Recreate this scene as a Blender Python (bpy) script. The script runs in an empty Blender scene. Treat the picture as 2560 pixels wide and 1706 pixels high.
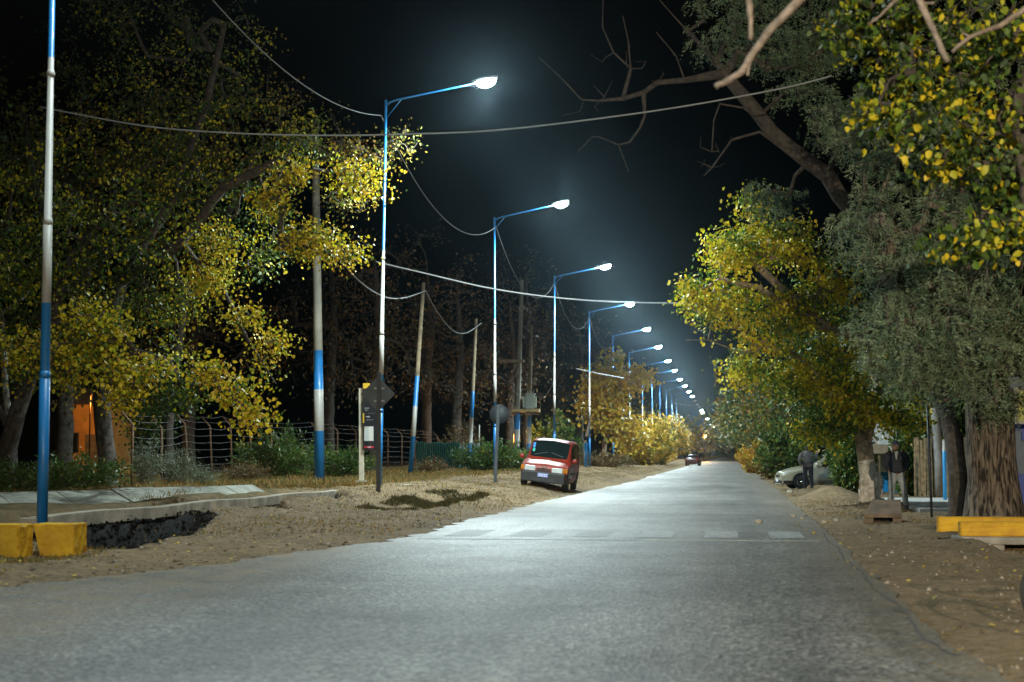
import bpy, bmesh, math, random
import numpy as np
from mathutils import Vector, Matrix
R = math.radians
PI = math.pi
SC = bpy.context.scene
COL = SC.collection

# ------------------------------------------------------------------ camera
FPX = 4165.0; YAW = R(7.48); PIT = R(3.9); CAMZ = 1.4
cam_d = bpy.data.cameras.new('camera'); cam = bpy.data.objects.new('camera', cam_d); COL.objects.link(cam)
cam.location = (0, 0, CAMZ); cam.rotation_euler = (R(90) + PIT, 0, YAW)
cam_d.sensor_width = 36; cam_d.lens = FPX / 2560 * 36
cam_d.clip_start = 0.2; cam_d.clip_end = 4000
cam_d.dof.use_dof = True; cam_d.dof.focus_distance = 62; cam_d.dof.aperture_fstop = 2.4
SC.camera = cam
_r = np.array([math.cos(YAW), math.sin(YAW), 0]); _F = np.array([-math.sin(YAW) * math.cos(PIT), math.cos(YAW) * math.cos(PIT), math.sin(PIT)])
_U = np.cross(_r, _F); _C = np.array([0, 0, CAMZ])
def at(px, py, Y):
    d = _F + _r * (px - 1280) / FPX - _U * (py - 853) / FPX
    return _C + d * Y / d[1]
def atz(px, py, z):
    d = _F + _r * (px - 1280) / FPX - _U * (py - 853) / FPX
    return _C + d * (z - CAMZ) / d[2]

# ------------------------------------------------------------------ world, exposure
W = bpy.data.worlds.new('World'); SC.world = W; W.use_nodes = True
nt = W.node_tree; bg = nt.nodes['Background']
sky = nt.nodes.new('ShaderNodeTexSky'); sky.sky_type = 'NISHITA'; sky.sun_disc = False
sky.sun_elevation = R(-5.0); sky.sun_rotation = R(200)
nt.links.new(sky.outputs[0], bg.inputs[0]); bg.inputs[1].default_value = 0.3
SC.view_settings.view_transform = 'Standard'; SC.view_settings.look = 'None'
SC.view_settings.exposure = 0.0; SC.view_settings.gamma = 1
SC.cycles.use_denoising = True
SC.cycles.max_bounces = 5; SC.cycles.diffuse_bounces = 2; SC.cycles.glossy_bounces = 3
SC.cycles.transmission_bounces = 3; SC.cycles.transparent_max_bounces = 6; SC.cycles.volume_bounces = 0
SC.cycles.sample_clamp_indirect = 4; SC.cycles.caustics_reflective = False; SC.cycles.caustics_refractive = False
P_LED = 14000.0
LED = (0.80, 0.98, 1.0)

# ------------------------------------------------------------------ materials
_M = {}
def mat(name, col, rough=0.7, var=0.15, vscale=6.0, bump=0.0, bscale=20.0, metal=0.0, coat=0.0, spec=0.5, col2=None, emit=None, estr=0.0):
    if name in _M: return _M[name]
    m = bpy.data.materials.new(name); m.use_nodes = True; _M[name] = m
    n = m.node_tree; b = n.nodes['Principled BSDF']; L = n.links
    tc = n.nodes.new('ShaderNodeTexCoord')
    no = n.nodes.new('ShaderNodeTexNoise'); no.inputs['Scale'].default_value = vscale; no.inputs['Detail'].default_value = 6
    L.new(tc.outputs['Object'], no.inputs['Vector'])
    rp = n.nodes.new('ShaderNodeValToRGB'); rp.color_ramp.elements[0].position = 0.35; rp.color_ramp.elements[1].position = 0.65
    c2 = col2 if col2 else tuple(min(1, c * (1 + var)) for c in col)
    c1 = col if col2 else tuple(c * (1 - var) for c in col)
    rp.color_ramp.elements[0].color = (*c1, 1); rp.color_ramp.elements[1].color = (*c2, 1)
    L.new(no.outputs[0], rp.inputs[0]); L.new(rp.outputs[0], b.inputs['Base Color'])
    b.inputs['Roughness'].default_value = rough; b.inputs['Metallic'].default_value = metal
    b.inputs['Coat Weight'].default_value = coat; b.inputs['Specular IOR Level'].default_value = spec
    if bump:
        n2 = n.nodes.new('ShaderNodeTexNoise'); n2.inputs['Scale'].default_value = bscale; n2.inputs['Detail'].default_value = 5
        L.new(tc.outputs['Object'], n2.inputs['Vector'])
        bp = n.nodes.new('ShaderNodeBump'); bp.inputs['Strength'].default_value = bump; bp.inputs['Distance'].default_value = 0.03
        L.new(n2.outputs[0], bp.inputs['Height']); L.new(bp.outputs[0], b.inputs['Normal'])
    if emit:
        b.inputs['Emission Color'].default_value = (*emit, 1); b.inputs['Emission Strength'].default_value = estr
    return m

def leafmat(name, stops, rough=0.45, trans=0.3, spec=0.5):
    if name in _M: return _M[name]
    m = bpy.data.materials.new(name); m.use_nodes = True; _M[name] = m
    n = m.node_tree; b = n.nodes['Principled BSDF']; L = n.links; out = n.nodes['Material Output']
    a = n.nodes.new('ShaderNodeAttribute'); a.attribute_name = 'rnd'
    rp = n.nodes.new('ShaderNodeValToRGB'); cr = rp.color_ramp
    while len(cr.elements) < len(stops): cr.elements.new(0.5)
    for e, (p, c) in zip(cr.elements, stops): e.position = p; e.color = (*c, 1)
    L.new(a.outputs['Fac'], rp.inputs[0]); L.new(rp.outputs[0], b.inputs['Base Color'])
    b.inputs['Roughness'].default_value = rough; b.inputs['Specular IOR Level'].default_value = spec
    t = n.nodes.new('ShaderNodeBsdfTranslucent'); L.new(rp.outputs[0], t.inputs[0])
    mx = n.nodes.new('ShaderNodeMixShader'); mx.inputs[0].default_value = trans
    L.new(b.outputs[0], mx.inputs[1]); L.new(t.outputs[0], mx.inputs[2]); L.new(mx.outputs[0], out.inputs[0])
    return m

LEAF_YG = leafmat('leaf_yellow_green', [(0, (.022, .05, .012)), (.2, (.05, .085, .015)), (.38, (.09, .16, .02)), (.52, (.42, .40, .02)), (.8, (.66, .46, .02)), (1, (.45, .26, .03))], rough=.5, spec=.35)
LEAF_LEM = leafmat('leaf_lemon', [(0, (.05, .13, .02)), (.3, (.11, .22, .025)), (.46, (.55, .52, .03)), (.8, (.78, .58, .03)), (1, (.55, .32, .03))], rough=.5, spec=.4)
LEAF_Y = leafmat('leaf_yellow', [(0, (.08, .13, .02)), (.25, (.42, .32, .03)), (.7, (.62, .36, .03)), (1, (.42, .17, .03))])
LEAF_OLD = leafmat('leaf_autumn', [(0, (.03, .06, .015)), (.4, (.10, .11, .02)), (.7, (.28, .20, .03)), (1, (.26, .11, .03))], rough=.6, spec=.25)
LEAF_W = leafmat('leaf_willow', [(0, (.09, .15, .08)), (.5, (.20, .27, .15)), (1, (.34, .38, .22))], rough=.5)
LEAF_G = leafmat('leaf_green', [(0, (.02, .06, .015)), (.5, (.06, .12, .025)), (.85, (.13, .18, .03)), (1, (.45, .33, .04))])
LEAF_BR = leafmat('leaf_brown', [(0, (.05, .05, .02)), (.5, (.13, .09, .03)), (1, (.24, .11, .04))])
LEAF_GR = leafmat('leaf_grey_herb', [(0, (.08, .11, .07)), (1, (.22, .25, .17))])
BARK = mat('bark', (.06, .048, .038), .9, .4, 9, .8, 30)
BARK_PALE = mat('bark_pale', (.30, .23, .16), .9, .3, 12, .5, 40)
WHITEWASH = mat('whitewash', (.42, .36, .28), .9, .3, 7, .6, 20, col2=(.78, .74, .66))
BLUE = mat('blue_paint', (.012, .16, .42), .42, .10, 3, .05, 12, coat=.2)
NAVY = mat('navy_paint', (.012, .045, .32), .5, .2, 3)
WHITE = mat('white_paint', (.34, .33, .30), .5, .08, 3, .05, 12, coat=.1)
CONC = mat('concrete', (.30, .28, .24), .85, .3, 2.5, .5, 35)
CONC_POLE = mat('concrete_pole', (.26, .24, .19), .8, .2, 1.5, .2, 12)
WOOD_POLE = mat('wood_pole', (.16, .12, .07), .85, .35, 3, .4, 25)
YEL = mat('yellow_paint', (.50, .26, .012), .7, .14, 3, .7, 14, col2=(.72, .42, .012))
STEEL = mat('galvanised', (.30, .31, .31), .45, .15, 5, metal=.6)
RUST = mat('rusty_iron', (.16, .09, .05), .85, .35, 8, .3, 30)
CABLE = mat('cable', (.22, .23, .23), .6, .1, 2)
DARKP = mat('dark_paint', (.03, .032, .035), .6, .2, 6)
SIGNBACK = mat('sign_back', (.055, .065, .075), .55, .2, 5)
TYRE = mat('tyre', (.02, .02, .02), .85, .2, 20, .3, 60)
PLAST = mat('black_plastic', (.018, .019, .02), .55, .2, 10, .1, 40)
GLASS = mat('dark_glass', (.008, .014, .014), .06, .1, 3, spec=.8)
LAMPGLASS = mat('headlight_glass', (.45, .47, .46), .12, .15, 30, spec=.9)
CHROME = mat('chrome', (.7, .7, .7), .18, .05, 5, metal=1.0)
RED = mat('red_paint', (.24, .022, .008), .52, .16, 3, coat=.08)
CHAMP = mat('champagne_paint', (.46, .43, .32), .28, .06, 3, coat=.6, metal=.3)
MAROON = mat('maroon_paint', (.035, .008, .007), .35, .1, 3, coat=.4)
LENS = mat('lamp_lens', (1, 1, 1), .4, 0, 1, emit=LED, estr=900.0)
SODLENS = mat('sodium_lens', (1, .6, .2), .4, 0, 1, emit=(1, .42, .08), estr=120.0)

# ------------------------------------------------------------------ object helpers
def tag(o, label=None, cat=None, group=None, kind=None):
    if label: o['label'] = label
    if cat: o['category'] = cat
    if group: o['group'] = group
    if kind: o['kind'] = kind
    return o
def empty(name, loc=(0, 0, 0), label=None, cat=None, group=None, rot=None):
    o = bpy.data.objects.new(name, None); COL.objects.link(o); o.location = tuple(loc); o.empty_display_size = .2
    if rot is not None: o.rotation_euler = rot
    return tag(o, label, cat, group)
def link(name, me, parent=None):
    o = bpy.data.objects.new(name, me); COL.objects.link(o)
    if parent: o.parent = parent
    return o
def copy_tree(o, parent=None):
    c = o.copy(); COL.objects.link(c); c.parent = parent
    for ch in list(o.children): copy_tree(ch, c)
    return c
ORD = ['first', 'second', 'third', 'fourth', 'fifth', 'sixth', 'seventh', 'eighth', 'ninth', 'tenth', 'eleventh', 'twelfth', 'thirteenth', 'fourteenth', 'fifteenth', 'sixteenth', 'seventeenth', 'eighteenth', 'nineteenth', 'twentieth']
def ordinal(i):
    if i < 20: return ORD[i]
    tens = {2: 'twenty', 3: 'thirty', 4: 'forty', 5: 'fifty'}
    n = i + 1
    if n % 10 == 0: return {30: 'thirtieth', 40: 'fortieth', 50: 'fiftieth'}.get(n, 'last')
    return tens[n // 10] + '-' + ORD[n % 10 - 1]

class MB:
    def __init__(s): s.v = []; s.f = []; s.m = []; s.sm = []
    def add(s, vs, fs, mi=0, smooth=False):
        o = len(s.v); s.v += [tuple(float(c) for c in v) for v in vs]
        for f in fs: s.f.append(tuple(o + i for i in f)); s.m.append(mi); s.sm.append(smooth)
        return s
    def box(s, c, d, mi=0, rot=None):
        x, y, z = d[0] / 2, d[1] / 2, d[2] / 2
        vs = [Vector((a * x, b * y, e * z)) for a in (-1, 1) for b in (-1, 1) for e in (-1, 1)]
        if rot is not None: vs = [rot @ v for v in vs]
        vs = [v + Vector(c) for v in vs]
        return s.add(vs, [(0, 1, 3, 2), (4, 6, 7, 5), (0, 4, 5, 1), (2, 3, 7, 6), (0, 2, 6, 4), (1, 5, 7, 3)], mi)
    def hexa(s, b, t, mi=0):   # bottom quad + top quad
        return s.add(list(b) + list(t), [(3, 2, 1, 0), (4, 5, 6, 7), (0, 1, 5, 4), (1, 2, 6, 5), (2, 3, 7, 6), (3, 0, 4, 7)], mi)
    def tube(s, pts, rad, n=8, mi=0, cap=True, mis=None):
        pts = [Vector(p) for p in pts]; k = len(pts)
        if not hasattr(rad, '__len__'): rad = [rad] * k
        vs = []; up = None
        for i, p in enumerate(pts):
            d = (pts[min(i + 1, k - 1)] - pts[max(i - 1, 0)])
            if d.length < 1e-6: d = Vector((0, 0, 1))
            d.normalize()
            if up is None:
                up = Vector((1, 0, 0)) if abs(d.x) < .8 else Vector((0, 1, 0))
            a = (up - d * up.dot(d)).normalized(); b = d.cross(a); up = a
            for j in range(n):
                t = 2 * PI * j / n
                vs.append(p + (a * math.cos(t) + b * math.sin(t)) * rad[i])
        for i in range(k - 1):
            fs = [(i * n + j, i * n + (j + 1) % n, (i + 1) * n + (j + 1) % n, (i + 1) * n + j) for j in range(n)]
            if i == 0: s.add(vs, fs, mis[0] if mis else mi, True); base = len(s.v) - len(vs)
            else:
                for f in fs: s.f.append(tuple(base + q for q in f)); s.m.append(mis[i] if mis else mi); s.sm.append(True)
        if cap:
            s.f.append(tuple(base + j for j in reversed(range(n)))); s.m.append(mis[0] if mis else mi); s.sm.append(False)
            s.f.append(tuple(base + (k - 1) * n + j for j in range(n))); s.m.append(mis[-1] if mis else mi); s.sm.append(False)
        return s
    def lathe(s, prof, n=20, mi=0, axis='z', c=(0, 0, 0), closed=False):
        vs = []
        for (r, h) in prof:
            for j in range(n):
                t = 2 * PI * j / n; a, b = r * math.cos(t), r * math.sin(t)
                p = {'z': (a, b, h), 'y': (a, h, b), 'x': (h, a, b)}[axis]
                vs.append((p[0] + c[0], p[1] + c[1], p[2] + c[2]))
        k = len(prof); fs = []
        for i in range(k if closed else k - 1):
            i2 = (i + 1) % k
            fs += [(i * n + j, i * n + (j + 1) % n, i2 * n + (j + 1) % n, i2 * n + j) for j in range(n)]
        return s.add(vs, fs, mi, True)
    def ell(s, c, r, mi=0, n=12, m=8, rot=None):
        vs = []
        for i in range(m + 1):
            a = PI * i / m
            for j in range(n):
                t = 2 * PI * j / n
                v = Vector((r[0] * math.sin(a) * math.cos(t), r[1] * math.sin(a) * math.sin(t), r[2] * math.cos(a)))
                if rot is not None: v = rot @ v
                vs.append(v + Vector(c))
        fs = [(i * n + j, (i + 1) * n + j, (i + 1) * n + (j + 1) % n, i * n + (j + 1) % n) for i in range(m) for j in range(n)]
        return s.add(vs, fs, mi, True)
    def build(s, name, mats, parent=None, bevel=0, kind=None):
        me = bpy.data.meshes.new(name); me.from_pydata(s.v, [], s.f)
        if not isinstance(mats, (list, tuple)): mats = [mats]
        for m in mats: me.materials.append(m)
        me.polygons.foreach_set('material_index', s.m); me.polygons.foreach_set('use_smooth', s.sm)
        bm = bmesh.new(); bm.from_mesh(me); bmesh.ops.remove_doubles(bm, verts=bm.verts, dist=1e-5)
        bmesh.ops.recalc_face_normals(bm, faces=bm.faces)
        if bevel:
            ed = [e for e in bm.edges if len(e.link_faces) == 2 and e.calc_face_angle(0) > .6]
            if ed: bmesh.ops.bevel(bm, geom=ed, offset=bevel, segments=2, affect='EDGES', profile=.6)
        bm.to_mesh(me); bm.free(); me.update()
        o = link(name, me, parent)
        if kind: o['kind'] = kind
        return o

def npmesh(name, verts, quads, mats, rnd=None, smooth=False, parent=None, tri=False):
    k = 3 if tri else 4
    me = bpy.data.meshes.new(name); nv, nf = len(verts), len(quads)
    me.vertices.add(nv); me.vertices.foreach_set('co', np.ascontiguousarray(verts, dtype=np.float32).ravel())
    me.loops.add(nf * k); me.loops.foreach_set('vertex_index', np.ascontiguousarray(quads, dtype=np.int32).ravel())
    me.polygons.add(nf); me.polygons.foreach_set('loop_start', np.arange(0, nf * k, k, dtype=np.int32))
    if rnd is not None:
        at_ = me.attributes.new('rnd', 'FLOAT', 'FACE'); at_.data.foreach_set('value', np.asarray(rnd, dtype=np.float32))
    if smooth: me.polygons.foreach_set('use_smooth', np.ones(nf, dtype=bool))
    me.materials.append(mats); me.update(calc_edges=True); me.validate()
    return link(name, me, parent)

# ------------------------------------------------------------------ foliage
def unit(a): return a / np.maximum(np.linalg.norm(a, axis=1, keepdims=True), 1e-9)
def leaf_geo(P, D, N, L, Wd, broad=True):
    """P base points, D tip direction, N approx normal, L length, Wd width"""
    D = unit(D); S = unit(np.cross(D, N)); N = np.cross(S, D); n = len(P)
    L = np.asarray(L).reshape(-1, 1); Wd = np.asarray(Wd).reshape(-1, 1)
    if broad:
        fo = .18
        vs = [P, P + D * L * .28 + S * Wd * .5 + N * Wd * fo, P + D * L * .72 + S * Wd * .38 + N * Wd * fo * .6, P + D * L,
              P + D * L * .72 - S * Wd * .38 + N * Wd * fo * .6, P + D * L * .28 - S * Wd * .5 + N * Wd * fo]
        V = np.stack(vs, 1).reshape(-1, 3); b = np.arange(n)[:, None] * 6
        Q = np.concatenate([b + np.array([[0, 1, 2, 3]]), b + np.array([[0, 3, 4, 5]])], 1).reshape(-1, 4)
        return V, Q, 2
    vs = [P, P + D * L * .45 + S * Wd * .5, P + D * L, P + D * L * .45 - S * Wd * .5]
    V = np.stack(vs, 1).reshape(-1, 3); b = np.arange(n)[:, None] * 4
    return V, b + np.array([[0, 1, 2, 3]]), 1

def tubes_geo(A, B, ra, rb, n=5):
    d = unit(B - A); A = A - d * ra[:, None] * .30; B = B + d * rb[:, None] * .12; ref = np.where(np.abs(d[:, :1]) < .8, np.array([[1., 0, 0]]), np.array([[0, 1., 0]]))
    a = unit(np.cross(d, ref)); b = np.cross(d, a)
    t = np.arange(n) * 2 * PI / n
    ring = a[:, None] * np.cos(t)[None, :, None] + b[:, None] * np.sin(t)[None, :, None]
    V = np.concatenate([A[:, None] + ring * ra[:, None, None], B[:, None] + ring * rb[:, None, None]], 1).reshape(-1, 3)
    o = np.arange(len(A))[:, None] * 2 * n; j = np.arange(n)
    Q = np.stack([o + j, o + (j + 1) % n, o + n + (j + 1) % n, o + n + j], 2).reshape(-1, 4)
    return V, Q

def grow(paths, targets, rng, step=.55, jit=.08, arch=.06, first=2):
    pos = []; par = []
    for k, path in enumerate(paths):
        path = [np.array(p, float) for p in path]
        if k == 0: pos.append(path[0]); par.append(-1); last = 0
        else:
            P = np.array(pos); last = int(np.argmin(((P - path[0]) ** 2).sum(1)))
        for a, b in zip(path[:-1], path[1:]):
            n = max(1, int(np.linalg.norm(b - a) / .5))
            for i in range(1, n + 1):
                pos.append(a + (b - a) * i / n + rng.normal(0, .02, 3) * (1 if i < n else 0)); par.append(last); last = len(pos) - 1
    ntr = len(pos)
    T = targets; c = np.array(pos)[first:]
    dist = np.array([np.sqrt(((c - t) ** 2).sum(1)).min() for t in T]); T = T[np.argsort(dist)]
    cap = ntr + len(T) * 12; X = np.zeros((cap, 3)); X[:ntr] = pos; m = ntr; tips = []
    for t in T:
        d = ((X[first:m] - t) ** 2).sum(1)
        j = int(np.argmin(d)) + first; a = X[j]; D = np.sqrt(d.min())
        n = min(11, max(1, int(D / step))); last = j
        for i in range(1, n + 1):
            u = i / n; p = a + (t - a) * u + np.array([0, 0, arch * D * math.sin(PI * u)])
            if i < n: p = p + rng.normal(0, jit * min(1, D), 3)
            X[m] = p; par.append(last); last = m; m += 1
        tips.append(last)
    return X[:m], np.array(par), np.array(tips), ntr

def make_tree(name, label, cat, paths, blobs, leafm, seed, nt=250, trunk_r=.2, twig=.008, leaf=(.1, .085), per=14, spread=.28,
              broad=True, style='cluster', bark=None, droop=.6, group=None, bias=0., white_h=0, furrow=False, hue=None, keep=None, trunk_name='trunk', flare=1.5):
    """paths: trunk polylines (world); blobs: (x,y,z,rx,ry,rz,weight)"""
    rng = np.random.default_rng(seed); random.seed(seed)
    w = np.array([b[6] if len(b) > 6 else 1. for b in blobs]); w = w / w.sum()
    T = []; 
    for b, k in zip(blobs, w):
        n = max(3, int(nt * k)); u = unit(rng.normal(size=(n, 3))) * (rng.random((n, 1)) ** .45)
        T.append(u * np.array(b[3:6]) + np.array(b[:3]))
    T = np.concatenate(T); T = T[T[:, 2] > .5]
    X, par, tips, ntr = grow(paths, T, rng)
    # pipe-model radii
    acc = np.zeros(len(X)); acc[tips] += twig ** 2.3
    for i in range(len(X) - 1, 0, -1):
        if acc[i] == 0: acc[i] = (twig * 1.2) ** 2.3
        if i < ntr: acc[i] += (twig * 1.25) ** 2.3
        acc[par[i]] += acc[i]
    r = acc ** (1 / 2.3); root = r[0]
    r = r * (trunk_r / root) ** np.clip(np.log(r / twig) / math.log(root / twig), 0, 1)
    base = np.array(paths[0][0], float)
    hgt = X[:, 2] - base[2]
    r = r * np.where(np.arange(len(X)) < ntr, 1 + (flare - 1) * np.exp(-np.maximum(hgt, 0) / .35), 1)
    root_e = empty(name, base, label, cat, group)
    X0 = X - base
    e = np.arange(1, len(X)); A = X0[par[e]]; B = X0[e]; rb = r[e]; ra = np.minimum(r[par[e]], rb * 1.25 + .002)
    th = (rb > .03)
    # trunk: chunky part, branches: thin part
    mb_r = r[par[e]]
    ra2 = np.where(e < ntr, mb_r, ra)
    V, Q = tubes_geo(A[th], B[th], ra2[th], rb[th], 18 if furrow else 9)
    if (~th).any():
        V2, Q2 = tubes_geo(A[~th], B[~th], ra[~th], rb[~th], 3); Q = np.concatenate([Q, Q2 + len(V)]); V = np.concatenate([V, V2])
    if len(V):
        o = npmesh(trunk_name, V, Q, bark or BARK, smooth=True, parent=root_e)
        if white_h:
            o.data.materials.append(WHITEWASH)
            cz = V[Q].mean(1)[:, 2]; o.data.polygons.foreach_set('material_index', (cz < white_h + rng.normal(0, .08, len(cz))).astype(np.int32)); o.data.update()
    # leaves along twigs near the tips
    src = tips if keep is None else tips[rng.random(len(tips)) < keep]
    if per and len(src):
        cl = rng.random(len(src))
        bb = np.zeros(len(src)); naked = None
        if any(len(b) > 7 for b in blobs):
            G = X[src]; dd = np.stack([(((G - np.array(b[:3])) / np.array(b[3:6])) ** 2).sum(1) for b in blobs], 1)
            bb = np.array([b[7] if len(b) > 7 else 0. for b in blobs])[dd.argmin(1)]
            naked = bb < -5
        idx = np.repeat(np.arange(len(src)), per); n = len(idx)
        tipP = X0[src][idx]; parP = X0[par[src]][idx]; u = rng.random((n, 1))
        C = tipP + (parP - tipP) * u
        if style == 'cluster':
            P = C + rng.normal(0, 1, (n, 3)) * spread * np.array([1, 1, .75]) - np.array([0, 0, .35]) * spread * rng.random((n, 1))
            D = rng.normal(0, .55, (n, 3)) + np.array([0, 0, -droop]); N = rng.normal(0, .6, (n, 3)) + np.array([0, -.3, .7])
        else:  # hanging strands
            ns = 5; st = rng.integers(0, ns, n); key = idx * ns + st; nk = len(src) * ns
            az = rng.random(nk) * 2 * PI; out = rng.random(nk) * spread; le = .18 + rng.random(nk) * .5
            q = rng.random(n); a2 = az[key]; o2 = out[key] * (.4 + q); lx = q * le[key]
            P = tipP + np.stack([np.cos(a2) * o2, np.sin(a2) * o2, .1 - lx * .8 + .12 * np.sin(q * 3)], 1) + rng.normal(0, .02, (n, 3))
            D = np.stack([np.cos(a2) * .7, np.sin(a2) * .7, -np.ones(n) * droop], 1) + rng.normal(0, .45, (n, 3)); N = rng.normal(0, 1, (n, 3))
        s = .55 + .75 * rng.random(n)
        if naked is not None and naked.any():
            kp = ~naked[idx]; P, D, N, s, idx = P[kp], D[kp], N[kp], s[kp], idx[kp]; n = len(P)
        V, Q, k = leaf_geo(P, D, N, leaf[0] * s, leaf[1] * s * (.75 + .4 * rng.random(n)), broad)
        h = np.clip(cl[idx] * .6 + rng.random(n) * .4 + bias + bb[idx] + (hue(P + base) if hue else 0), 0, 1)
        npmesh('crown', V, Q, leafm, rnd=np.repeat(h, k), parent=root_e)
    return root_e

def make_bush(name, label, cat, base, size, leafm, seed, n=60, per=40, leaf=(.07, .025), broad=False, group=None, stem=mat('stem', (.16, .13, .08), .9, .2, 8), up=.6, bias=0.):
    rng = np.random.default_rng(seed); root = empty(name, base, label, cat, group)
    rx, ry, rz = size
    a = rng.random(n) * 2 * PI; rr = np.sqrt(rng.random(n)) 
    B = np.stack([np.cos(a) * rr * rx * .35, np.sin(a) * rr * ry * .35, np.zeros(n)], 1)
    hh = rz * (.45 + .55 * rng.random(n)) * (1 - .45 * rr ** 2)
    T = np.stack([np.cos(a) * rr * rx, np.sin(a) * rr * ry, hh], 1)
    M_ = (B + T) / 2 + np.stack([-np.cos(a) * rr * rx * .1, np.zeros(n), hh * .12], 1) + rng.normal(0, .04, (n, 3))
    V, Q = tubes_geo(np.concatenate([B, M_]), np.concatenate([M_, T]), np.full(2 * n, .008), np.full(2 * n, .005), 3)
    npmesh('stems', V, Q, stem, parent=root)
    idx = np.repeat(np.arange(n), per); q = rng.random((n * per, 1)) ** .7
    C = np.where(q < .5, B[idx] + (M_ - B)[idx] * q * 2, M_[idx] + (T - M_)[idx] * (q - .5) * 2)
    P = C + rng.normal(0, .09, C.shape); P[:, 2] = np.maximum(P[:, 2], .02)
    D = unit(T - B)[idx] * up + rng.normal(0, .6, C.shape); N = rng.normal(0, 1, C.shape)
    s = .6 + .8 * rng.random(len(P)); V, Q, k = leaf_geo(P, D, N, leaf[0] * s, leaf[1] * s, broad)
    h = np.clip(rng.random(n)[idx] * .4 + rng.random(len(P)) * .6 + bias, 0, 1)
    npmesh('foliage', V, Q, leafm, rnd=np.repeat(h, k), parent=root)
    return root

# ------------------------------------------------------------------ terrain
def sst(a, b, x): t = np.clip((x - a) / (b - a), 0, 1); return t * t * (3 - 2 * t)
EL_Y = np.array([-60, 6, 9, 11.5, 14, 16.75, 20.3, 27.8, 36, 54, 68, 87, 120, 2000.]); EL_X = np.array([-60, -40, -22, -13, -9.2, -7.6, -6.65, -5.45, -5.6, -5.55, -5.4, -5.0, -5.3, -5.3])
ER_Y = np.array([-60, 5, 13, 21, 29, 60, 2000.]); ER_X = np.array([2.6, 1.9, 1.6, 1.62, 1.7, 1.8, 1.8])
def eL(y): return np.interp(y, EL_Y, EL_X)
def eR(y): return np.interp(y, ER_Y, ER_X)
_rg = np.random.default_rng(5)
_wv = [(_rg.normal(0, 1, 2) * f, _rg.random() * 6.28, a) for f, a in [(.8, .02), (1.3, .02), (2.1, .015), (3.7, .010), (6, .008), (9, .006)] for _ in range(3)]
def H(x, y, pit=False):
    x = np.asarray(x, float); y = np.asarray(y, float)
    dl = eL(y) - x; dr = x - eR(y)
    amp = sst(20, 42, y)
    h = sst(0, 1.9, dl) * (.04 + .26 * amp) + sst(1.9, 5, dl) * .16 * (.3 + .7 * amp)
    h = np.where(x < -11.5, np.maximum(h, .44), h)
    # pit beside the kerb, and shallow trench after it
    inpit = lambda x0, x1, y0, y1, s: sst(x0, x0 + s, x) * (1 - sst(x1 - s, x1, x)) * sst(y0, y0 + s, y) * (1 - sst(y1 - s * 2, y1, y))
    p1 = sst(-10.46, -10.15, x) * (1 - sst(-.3, 0, x - (-8.5 - (y - 23.0) * .17))) * sst(22.9, 23.2, y) * (1 - sst(30.6, 31.6, y))
    p2 = sst(-10.46, -10.40, x) * (1 - sst(-.12, .12, x + 10.15 - .25 * np.sin(y * 1.1) - .12 * np.sin(y * 3.7 + 1))) * sst(31.9, 32.3, y) * (1 - sst(43, 44, y))
    q1 = sst(-10.62, -10.5, x) * (1 - sst(0, .15, x - (-8.5 - (y - 23.0) * .17))) * sst(22.7, 22.9, y) * (1 - sst(31.2, 31.9, y))
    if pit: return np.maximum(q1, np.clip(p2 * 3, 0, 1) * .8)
    q_ = (1 - sst(42, 50, y)) * sst(18, 23, y); h = h * (1 - q_ * .55) + .20 * sst(-9.3, -10.3, x) * q_
    h = h - (.75 + .08 * np.sin(x * 9) * np.sin(y * 7)) * p1 - .40 * p2
    h = h - .95 * inpit(-12.2, -10.46, 10, 44, .25)
    h = h - .16 * inpit(-8.9, -6.9, 39, 47.5, .9)
    # mound at the right and small banks
    h = h + .38 * np.exp(-(((x - 3.1) / .75) ** 2 + ((y - 53) / 2.6) ** 2))
    h = h + .12 * np.exp(-(((x - 4.1) / .5) ** 2 + ((y - 46.5) / 1.4) ** 2)) + .10 * np.exp(-(((x - 3.1) / .9) ** 2 + ((y - 38) / 2.) ** 2))
    h = h - .46 * sst(3.95, 4.35, x) * (1 - sst(8, 9, x)) * sst(23.4, 27.0, y) * (1 - sst(28.9, 29.0, y))
    nz = 0
    for k, ph, a in _wv: nz = nz + a * np.sin(k[0] * x + k[1] * y + ph)
    off = np.maximum(sst(.05, 1.2, dl), sst(.05, 1.2, dr))
    return h * np.where((dl > 0) | (dr > 0), 1, 0) + nz * off * .8 - .012 * (1 - np.maximum(sst(0, .3, dl), sst(0, .3, dr)))
def h1(x, y): return float(H(x, y))

def axis(segs):
    out = []
    for a, b, s in segs: out += list(np.arange(a, b, s))
    return np.array(out + [segs[-1][1]])
gx = axis([(-1500, -300, 200), (-300, -60, 30), (-60, -26, 3), (-26, -13, .5), (-13, -4.8, .12), (-4.8, 1.4, .6), (1.4, 7, .14), (7, 20, .8), (20, 60, 4), (60, 300, 30), (300, 1500, 200)])
gy = axis([(-300, -20, 40), (-20, 10, 2), (10, 18, .4), (18, 48, .16), (48, 75, .4), (75, 130, 1.5), (130, 400, 12), (400, 2400, 100)])
GX, GY = np.meshgrid(gx, gy); GZ = H(GX, GY); far = (np.abs(GX) > 60) | (GY > 400); GZ = np.where(far & (GX < -60), .44, GZ)
V = np.stack([GX, GY, GZ], 2).reshape(-1, 3); nx, ny = len(gx), len(gy)
ii = (np.arange(ny - 1)[:, None] * nx + np.arange(nx - 1)[None, :]).reshape(-1)
Q = np.stack([ii, ii + 1, ii + nx + 1, ii + nx], 1)

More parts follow.
